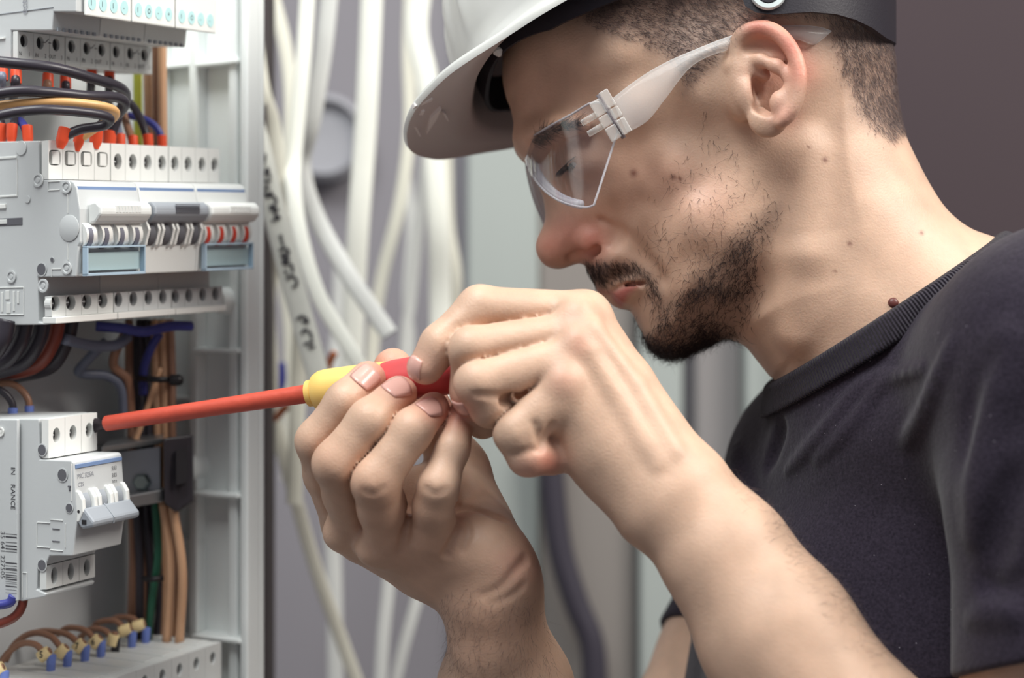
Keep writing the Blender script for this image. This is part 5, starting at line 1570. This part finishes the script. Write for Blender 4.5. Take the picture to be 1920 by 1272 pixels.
# eyebrows
wbrow = soft_poly(hx, hy, [(996, 266), (1006, 246), (1040, 232), (1090, 226), (1092, 234), (1048, 246), (1016, 262), (1004, 274)], 4) * head_m
i, r = pick(wbrow ** 2, 900)
strands('eyebrow', r, flow(i, (0.9, -0.2), 0.3, 0.25), RNG.uniform(0.004, 0.008, len(i)), 0.00010, beard_m, person, bend=-0.2 * bn[i])
# lashes
lr, ld = [], []
for f in (lambda p: p, mirror):
    for t in np.linspace(-1, 1, 60):
        c = EYE_C + HL * 0.011 * t
        b_ = c + HFW * (0.0135 * math.sqrt(max(0.05, 1 - (t * 0.8) ** 2))) + HUP * 0.0005
        lr.append(f(b_)); v = HFW * 1.0 - HUP * 0.35 + HL * 0.4 * t; ld.append(unit(f(b_ + v) - f(b_)))
lr = np.array(lr); ld = np.array(ld)
strands('eyelashes', lr, ld, np.full(len(lr), 0.008), 0.00016, beard_m, person)
# eyes
for f in (lambda p: p, mirror):
    c = f(EYE_C); gaze = unit(HFW * 0.93 - HUP * 0.36)
    m_ = MB(); prof = [(0.0121 * math.sin(a), -0.0121 * math.cos(a)) for a in np.linspace(0, math.pi - 0.42, 14)]
    m_.lathe(c, gaze, prof, 24)
    eo = m_.build('eyeball', mat('eye_white', srgb(205, 195, 190), rough=0.15), body_o, True)
    MB().lathe(c, gaze, [(0.0058, 0.0108), (0.0045, 0.0114), (0.0, 0.0118)], 20).build('iris', mat('iris_brown', srgb(52, 40, 36), rough=0.1), body_o, True)
# forearm hair
def arm_hair(region, n, dirn, out=0.35):
    w = soft_poly(vx, vy, region, 10) * (~head_m) * (vd < 0.93)
    i, r = pick(w, n)
    return strands('arm_hair', r, flow(i, dirn, out, 0.45), RNG.uniform(0.004, 0.010, n), 0.00005, hair_m, person, bend=RNG.normal(0, 0.25, (n, 3)), curl=0.06)
arm_hair([(830, 1110), (900, 1090), (1000, 1130), (1060, 1290), (840, 1290)], 900, (-0.3, 0.8))
arm_hair([(1360, 850), (1420, 900), (1700, 1250), (1640, 1290), (1380, 920)], 700, (0.9, -0.3))

# fingernails
nail_m = mat('fingernail', srgb(214, 165, 153), rough=0.25, spec=0.5, coat=0.2)
def nail(px, py, ang, w_mm, l_mm, tilt=(0, 0)):
    """Curved plate seated on the fingertip seen at a pixel; ang = image angle of the finger's direction."""
    h = body.hit(px, py)
    if h is None: return
    nrm = body.grad(h[None])[0]
    ax = np.array([math.cos(ang), 0, -math.sin(ang)]); ax = unit(ax - nrm * np.dot(ax, nrm)); sd = np.cross(nrm, ax)
    n_ = 8; rows = []
    for a in np.linspace(-1, 1, n_):
        row = []
        for b in np.linspace(-1, 1, n_):
            wd = w_mm * (1 - 0.12 * max(0, -a) ** 3 - 0.10 * max(0, a) ** 3) * 0.5e-3
            ln = l_mm * 0.5e-3
            aa = a * (1 - 0.22 * b * b) if a < 0 else a * (1 - 0.10 * b * b)
            p = h + ax * aa * ln + sd * b * wd
            for _ in range(3):
                p = p - nrm * body.sample(p[None])[0]
            row.append(p + nrm * (0.00008 + 0.00022 * (1 - b * b)))
        rows.append(row)
    vs_ = [p for r_ in rows for p in r_]; fs_ = [(i_ * n_ + j_, i_ * n_ + j_ + 1, (i_ + 1) * n_ + j_ + 1, (i_ + 1) * n_ + j_) for i_ in range(n_ - 1) for j_ in range(n_ - 1)]
    o = link_mesh('fingernail', vs_, fs_, nail_m, body_o, True)
    md = o.modifiers.new('thick', 'SOLIDIFY'); md.thickness = 0.0004; md.offset = -1.0
for a in [(686, 706, math.atan2(-44, 40), 12, 12.5), (744, 724, math.atan2(-51, 54), 11.5, 13), (806, 762, math.atan2(-40, 42), 11, 12), (862, 768, math.atan2(-70, 18), 8, 9), (772, 690, math.atan2(43, -20), 9, 11)]:
    nail(*a)
# ================================================================== SCREWDRIVER
def tool_pt(px):
    py = 800 + (px - 163) * (738 - 800) / (580 - 163)
    iv = 1 / 0.880 + (px - 163) / 737.0 * (1 / 0.812 - 1 / 0.880)
    return P(px, py, 1 / iv)
TA, TB = tool_pt(163), tool_pt(930)
tax = unit(TB - TA)
def tl(px): return float(np.dot(tool_pt(px) - TA, tax))
red_p = mat('red_insulation', srgb(196, 80, 62), rough=0.45, noise=0.10, nscale=180, bump=0.35, bscale=260)
redh = mat('red_handle', srgb(200, 76, 78), rough=0.35, noise=0.05)
yel = mat('yellow_handle', srgb(242, 201, 114), rough=0.4)
steel = mat('dark_steel', srgb(52, 46, 52), rough=0.4, metal=0.6, noise=0.2, nscale=300)
sd = empty('screwdriver', tool_pt(600), 'screwdriver with red insulated shaft and yellow and red handle held in both hands', 'screwdriver')
b = MB()
e2 = np.array([0, 0, 1.0]); e2 = unit(e2 - tax * np.dot(e2, tax)); e1 = np.cross(tax, e2)
rings = []
for px, hw, hh in [(163, 0.0042, 0.0006), (172, 0.0042, 0.0011), (184, 0.0034, 0.0020), (192, 0.0031, 0.0028), (206, 0.0031, 0.0030)]:
    c = TA + tax * tl(px)
    rings.append([c + e2 * hw * math.cos(2 * math.pi * k / 12) * (1.15 if False else 1) + e1 * hh * math.sin(2 * math.pi * k / 12) for k in range(12)])
b.loft(rings).build('blade', steel, sd, 'auto')
MB().lathe(TA, tax, [(0.0034, tl(198)), (0.0040, tl(200)), (0.0041, tl(260)), (0.0042, tl(400)), (0.0046, tl(560)), (0.0047, tl(582))], 28).build('shaft_sleeve', red_p, sd, 'auto')
MB().lathe(TA, tax, [(0.0052, tl(577)), (0.0066, tl(579)), (0.0066, tl(588)), (0.0060, tl(590)), (0.0090, tl(594)), (0.0104, tl(604)), (0.0107, tl(618)), (0.0105, tl(660)), (0.0100, tl(725)), (0.0095, tl(737))], 32).build('collar', yel, sd, 'auto')
rings = []
for px, r in [(690, 0.0090), (722, 0.0096), (745, 0.0104), (800, 0.0108), (880, 0.0106), (915, 0.0100), (928, 0.0080), (932, 0.004)]:
    c = TA + tax * tl(px)
    rings.append([c + (r * (1 + 0.035 * math.cos(6 * 2 * math.pi * k / 36))) * (e1 * math.cos(2 * math.pi * k / 36) + e2 * math.sin(2 * math.pi * k / 36)) for k in range(36)])
MB().loft(rings).build('handle', redh, sd, True)

# ================================================================== HARD HAT
HR, HY_, HPH = math.radians(13), math.radians(-12), math.radians(26)
FW0 = np.cross(HUP, (0, -1, 0)); FW0 = FW0 if FW0[0] < 0 else -FW0
QL = unit((np.array([0, -1, 0]) * math.cos(HY_) + FW0 * math.sin(HY_)) * math.cos(HR) + HUP * math.sin(HR))
QT = ray_plane(763, 245, HM, QL)
d0 = np.array([math.cos(HPH), 0, math.sin(HPH)]); QD = unit(d0 - QL * np.dot(d0, QL)); QN = np.cross(QD, QL)
if QN[2] < 0: QN = -QN
def Q(s, c, n):      # millimetres: back from the visor tip, to the near side, up from the rim plane
    return QT + QD * s / 1000 + QL * c / 1000 + QN * n / 1000
half_w = [(-1, 0), (0, 14), (3, 27), (11, 42), (24, 57), (50, 72), (72, 84), (105, 96), (150, 106), (200, 108), (250, 101), (290, 82), (315, 52), (325, 22), (326, 0)]
near_c = spline(half_w, 6)
rim = [(s, c) for s, c in near_c] + [(s, -c) for s, c in reversed(near_c[1:-1])]
def sp(v): return math.copysign(abs(v) ** 0.74, v)
def dome_pt(th, ph):        # th around, ph up
    return Q(168 - 128 * sp(math.cos(th)) * math.cos(ph), 101 * sp(math.sin(th)) * math.cos(ph), 6 + 132 * math.sin(ph))
hat = empty('hard_hat', Q(165, 0, 0), 'white hard hat with a short visor and black head strap', 'hard hat')
white = mat('hat_white', srgb(206, 206, 202), rough=0.28, spec=0.5, noise=0.03, nscale=60)
inner = mat('hat_inside', srgb(205, 198, 196), rough=0.4)
# shell: outer dome with three pressed ridges running front to back, plus the visor rim
n = len(rim)
th_rim = []
for s, c in rim:
    th_rim.append(math.atan2(c / 97.0, -(s - 168) / 122.0))
b = MB()
def ridge_h(th, ph):
    c = math.sin(th) * math.cos(ph) * 97
    return sum(3.0 * math.exp(-((c - c0) / 4.5) ** 2) for c0 in (-24, 0, 24)) * min(1, max(0, (ph - 0.12) / 0.25))
rings = []
rings.append([Q(s, c, -2.0) for s, c in rim])                    # rim lower lip
rings.append([Q(168 + (s - 168) * 1.004, c * 1.006, 0.6) for s, c in rim])
rings.append([Q(168 + (s - 168) * 0.995, c * 0.995, 2.6) for s, c in rim])
for f_, up in ((0.5, 4.0), (0.85, 6.0)):
    ring = []
    for (s, c), th in zip(rim, th_rim):
        ds, dc = 168 - 128 * sp(math.cos(th)), 101 * sp(math.sin(th))
        out = max(1.0, 0)
        ring.append(Q(s + (ds - s) * f_, c + (dc - c) * f_, up))
    rings.append(ring)
for ph in np.linspace(0.04, 1.5, 22):
    ring = []
    for th in th_rim:
        p = dome_pt(th, ph); c0 = Q(168, 0, 6)
        ring.append(p + unit(p - c0) * ridge_h(th, ph) / 1000)
    rings.append(ring)
b.loft(rings, cap=False)
b.add([dome_pt(0, math.pi / 2)], [])
b.build('shell', white, hat, True)
# underside of the visor and the inside of the dome
b = MB(); rings = []
rings.append([Q(s, c, -2.0) for s, c in rim])
for f_, up in ((0.15, -0.5), (0.5, 1.0), (0.9, 3.0)):
    rings.append([Q(s + (168 - 125 * sp(math.cos(th)) - s) * f_, c + (98 * sp(math.sin(th)) - c) * f_, up) for (s, c), th in zip(rim, th_rim)])
for ph in np.linspace(0.04, 1.5, 10):
    rings.append([Q(168 - 125 * sp(math.cos(th)) * math.cos(ph), 98 * sp(math.sin(th)) * math.cos(ph), 3 + 129 * math.sin(ph)) for th in th_rim])
b.loft(rings, cap=False)
b.build('lining', inner, hat, True)
# pale raised triangle and lines under the visor
pale_m = mat('pale_relief', srgb(232, 228, 226), rough=0.35)
def under(px, py, n_=-1.4): return ray_plane(px, py, Q(0, 0, n_), QN)
for poly in ([(800, 252), (808, 222), (828, 204), (818, 226)], [(774, 205), (778, 200), (812, 186), (810, 190)], [(786, 216), (790, 210), (797, 208), (793, 216)], [(830, 212), (836, 214), (842, 228), (838, 226)], [(776, 238), (782, 240), (790, 256), (786, 256)]):
    b = MB(); b.loft([[under(x, y) for x, y in poly], [under(x, y) + QN * 0.002 for x, y in poly]]); b.build('pale_mark', pale_m, hat)
# head band
blk = mat('black_strap', srgb(33, 29, 38), rough=0.55, noise=0.08, bump=0.2)

bandc = spline([(52, 0), (53, 20), (57, 38), (65, 53), (78, 65), (96, 73), (120, 80), (160, 85), (200, 83), (240, 70), (262, 40), (268, 0)], 5)
band = [(s_, c_ + (s_ - 55) * 0.10) for s_, c_ in bandc] + [(s_, -c_ + (s_ - 55) * 0.10) for s_, c_ in reversed(bandc[1:-1])]
b = MB(); rings = []
for j, (s_, c_) in enumerate(band):
    lo_n = np.interp(s_, [52, 58, 66, 75, 110, 180, 268], [8, 5, 1, -4, -10, -14, -20]) if c_ > 0 else np.interp(s_, [52, 70, 120, 268], [8, 12, 8, -20])
    dx = np.array([s_ - 155.0, c_ * 1.0]); dx = dx / np.linalg.norm(dx) * 2.2
    rings.append([Q(s_, c_, lo_n), Q(s_ + dx[0], c_ + dx[1], lo_n), Q(s_ + dx[0], c_ + dx[1], 34), Q(s_, c_, 34)])
rings.append(rings[0])
b.loft(rings, cap=False)
b.build('head_band', blk, hat, 'auto')
# rivets and clips on the band
for (s_, c_, n_) in [(74, 65.5, 9), (92, 74.5, 2), (112, 82, 6)]:
    MB().lathe(Q(s_, c_, n_), QL * 0.8 - QD * 0.5, [(0.0028, 0), (0.0028, 0.0012), (0.0018, 0.0020), (0.0, 0.0021)], 14).build('rivet', mat('grey_rivet', srgb(70, 66, 74), rough=0.35), hat, 'auto')
MB().lathe(Q(50, 47, 4.5), -QN, [(0.0022, 0), (0.0026, 0.0015), (0.0010, 0.004), (0.0, 0.0042)], 12).build('clip', white, hat, 'auto')
# rear strap with its round dial above the ear, wrapping behind the skull
cols = [(1392, -10, -90, 79), (1400, 12, -90, 80), (1420, 24, -88, 81), (1450, 28, -86, 81.5), (1480, 26, -84, 81.5), (1520, 24, -82, 80), (1565, 29, -76, 75), (1600, 40, -66, 68), (1630, 56, -50, 58), (1655, 76, -30, 42), (1668, 84, -18, 22), (1672, 86, -10, 0)]
near_cols = [(Hd(x, y0, c), Hd(x, y1, c)) for x, y0, y1, c in cols]
far_cols = [(mirror(a_), mirror(b_)) for a_, b_ in near_cols[:-1]][::-1]
allc = near_cols + far_cols
cen = P(1480, 0, 0.90)
b = MB(); rings = []
for a_, b_ in allc:
    o_ = (a_ + b_) / 2 - cen; o_ = unit(o_ - HUP * np.dot(o_, HUP)) * 0.0028
    rings.append([a_, a_ + o_, b_ + o_, b_])
b.loft(rings)
b.build('rear_strap', blk, hat, 'auto', bevel=0.0008)
b = MB()
b.lathe(Hd(1440, -14, 84.3), HL, [(0.0088, 0), (0.0088, 0.0012), (0.0082, 0.0022), (0.0062, 0.0024), (0.0056, 0.0012), (0.0, 0.0010)], 36)
b.build('dial', mat('dial_white', srgb(214, 224, 224), rough=0.35), hat, 'auto')
MB().lathe(Hd(1440, -14, 86.2), HL, [(0.0052, -0.001), (0.0050, 0.0006), (0.0, 0.0008)], 30).build('dial_cap', blk, hat, 'auto')

# ================================================================== SAFETY GLASSES
gl_top = [(981, 268, 0), (984, 262, 12), (993, 256, 25), (1010, 247, 38), (1035, 232, 50), (1070, 213, 59), (1110, 191, 65.5), (1140, 200, 69), (1160, 236, 70)]
gl_bot = [(983, 290, 0), (986, 307, 12), (996, 330, 25), (1013, 353, 38), (1038, 373, 50), (1064, 384, 59), (1086, 389, 65), (1100, 390, 67.5), (1112, 386, 69)]
T_ = [np.array(p) for p in spline(gl_top, 4)]; B_ = [np.array(p) for p in spline(gl_bot, 4)]
glasses = empty('safety_glasses', Hd(1060, 300, 60), 'clear plastic safety glasses worn by the man', 'safety glasses')
clear = thin_glass('clear_lens', (0.93, 0.93, 0.95), 1.5, 0.02, 1.6)
def lens_sheet(f, shift):
    grid = []
    for t_, b_ in zip(T_, B_):
        row = []
        for v in np.linspace(0, 1, 9):
            q = t_ * (1 - v) + b_ * v
            p = f(Hd(q[0], q[1], q[2] + shift))
            row.append(p)
        grid.append(row)
    return grid
G0 = Hd(982, 279, 0)
GLN = unit(0.78 * HL + 0.22 * QL)
def mirror_g(p): return np.asarray(p) - 2 * GLN * np.dot(np.asarray(p) - G0, GLN)      # the glasses sit square to the hat
for f in (lambda p: p, mirror_g):
    out_, in_ = lens_sheet(f, 0.0), lens_sheet(f, 0.0)
    b = MB(); n_, m_ = len(out_), 9
    cen_ = Hd(1250, 300, 0)
    inn = [[p + unit(cen_ - p) * 0.0018 for p in row] for row in out_]
    for g in (out_, inn):
        b.add([p for row in g for p in row], [(i * m_ + j, i * m_ + j + 1, (i + 1) * m_ + j + 1, (i + 1) * m_ + j) for i in range(n_ - 1) for j in range(m_ - 1)])
    b.build('lens', clear, glasses, True)
    # moulded edge of the lens
    edge_m = mat('clear_edge', srgb(225, 222, 226), rough=0.15, trans=0.45, ior=1.3)
    path = [r[0] for r in out_] + [out_[-1][j] for j in range(1, 9)] + [r[-1] for r in out_[::-1]][1:]
    MB().tube([p + unit(cen_ - p) * 0.0009 for p in path], 0.0006, 6).build('lens_edge', edge_m, glasses, True)
    # nose rim flange, thicker and brighter
    MB().tube([p + unit(cen_ - p) * 0.004 for p in [out_[i][-1] for i in range(0, 24)]], 0.0024, 8).build('nose_flange', edge_m, glasses, True)
# temple arms
tm_top = [(1146, 186, 70.5), (1190, 152, 72), (1240, 121, 73.5), (1300, 94, 75), (1370, 67, 75), (1430, 52, 74), (1490, 47, 73), (1535, 50, 70), (1560, 58, 67)]
tm_bot = [(1176, 250, 70.5), (1215, 226, 72), (1248, 185, 73.5), (1300, 122, 75), (1370, 92, 75), (1430, 80, 74), (1490, 74, 73), (1524, 84, 70), (1545, 72, 67)]
tt = spline(tm_top, 5); tb_ = spline(tm_bot, 5)
plastic = thin_glass('clear_plastic', (0.95, 0.94, 0.93), 1.52, 0.12, 2.8, 0.09, (0.97, 0.96, 0.95))  # white mixed into the colour in place of bright reflections
for f in (lambda p: p, mirror_g):
    b = MB(); rings = []
    for t_, b_ in zip(tt, tb_):
        ring = []
        for side, sg in ((0.0, 1), (2.2, -1)):
            vs_ = np.linspace(0, 1, 9) if sg > 0 else np.linspace(1, 0, 9)
            for v in vs_:
                q = t_ * (1 - v) + b_ * v
                ring.append(f(Hd(q[0], q[1], q[2] - side + 2.2 * math.sin(math.pi * v) * (0.9 if side == 0 else 0.3))))
        rings.append(ring)
    b.loft(rings)
    b.build('temple_arm', plastic, glasses, True)
    # hinge block: two clear plates, pin and two prongs into the lens
    hb = thin_glass('hinge_clear', (0.93, 0.92, 0.9), 1.6, 0.1, 2.0, 0.12, (0.95, 0.94, 0.92)) if 'hinge_clear' not in MATS else MATS['hinge_clear']
    ha, hb_ = np.array([1113.0, 190.0]), np.array([1156.0, 262.0])
    ax2 = (hb_ - ha) / np.linalg.norm(hb_ - ha); px2 = np.array([ax2[1], -ax2[0]])
    def hblock(u0, u1, w0, w1, c0, c1, name, mt_):
        m_ = MB(); vs_ = []
        for c in (c0, c1):
            for (u, w) in ((u0, w0), (u1, w0), (u1, w1), (u0, w1)):
                q = ha + ax2 * u + px2 * w
                vs_.append(f(Hd(q[0], q[1], c)))
        m_.add(vs_, [(0, 1, 2, 3), (7, 6, 5, 4), (0, 4, 5, 1), (1, 5, 6, 2), (2, 6, 7, 3), (3, 7, 4, 0)])
        m_.build(name, mt_, glasses, False, bevel=0.0006)
    for (u0, u1, w0, w1, c0, c1) in [(0, 30, -10, 12, 69, 74), (32, 54, -10, 12, 69, 73.5), (56, 84, -10, 12, 69, 74), (-8, 26, 15, 34, 70, 75), (29, 50, 15, 34, 70, 74), (53, 84, 15, 34, 70, 75)]:
        hblock(u0, u1, w0, w1, c0, c1, 'hinge_block', hb)
    pin = [f(Hd(*(ha + ax2 * u + px2 * 13.5), 72.5)) for u in (-6, 88)]
    MB().tube(pin, 0.0012, 8).build('hinge_pin', mat('pin_grey', srgb(120, 112, 116), rough=0.3), glasses, True)
    for u in (24, 48):
        pts_ = [f(Hd(*(ha + ax2 * u + px2 * w), 71 + (w + 10) * 0.07)) for w in (-8, -40)]
        MB().tube(pts_, 0.0016, 8).build('prong', hb, glasses, True)
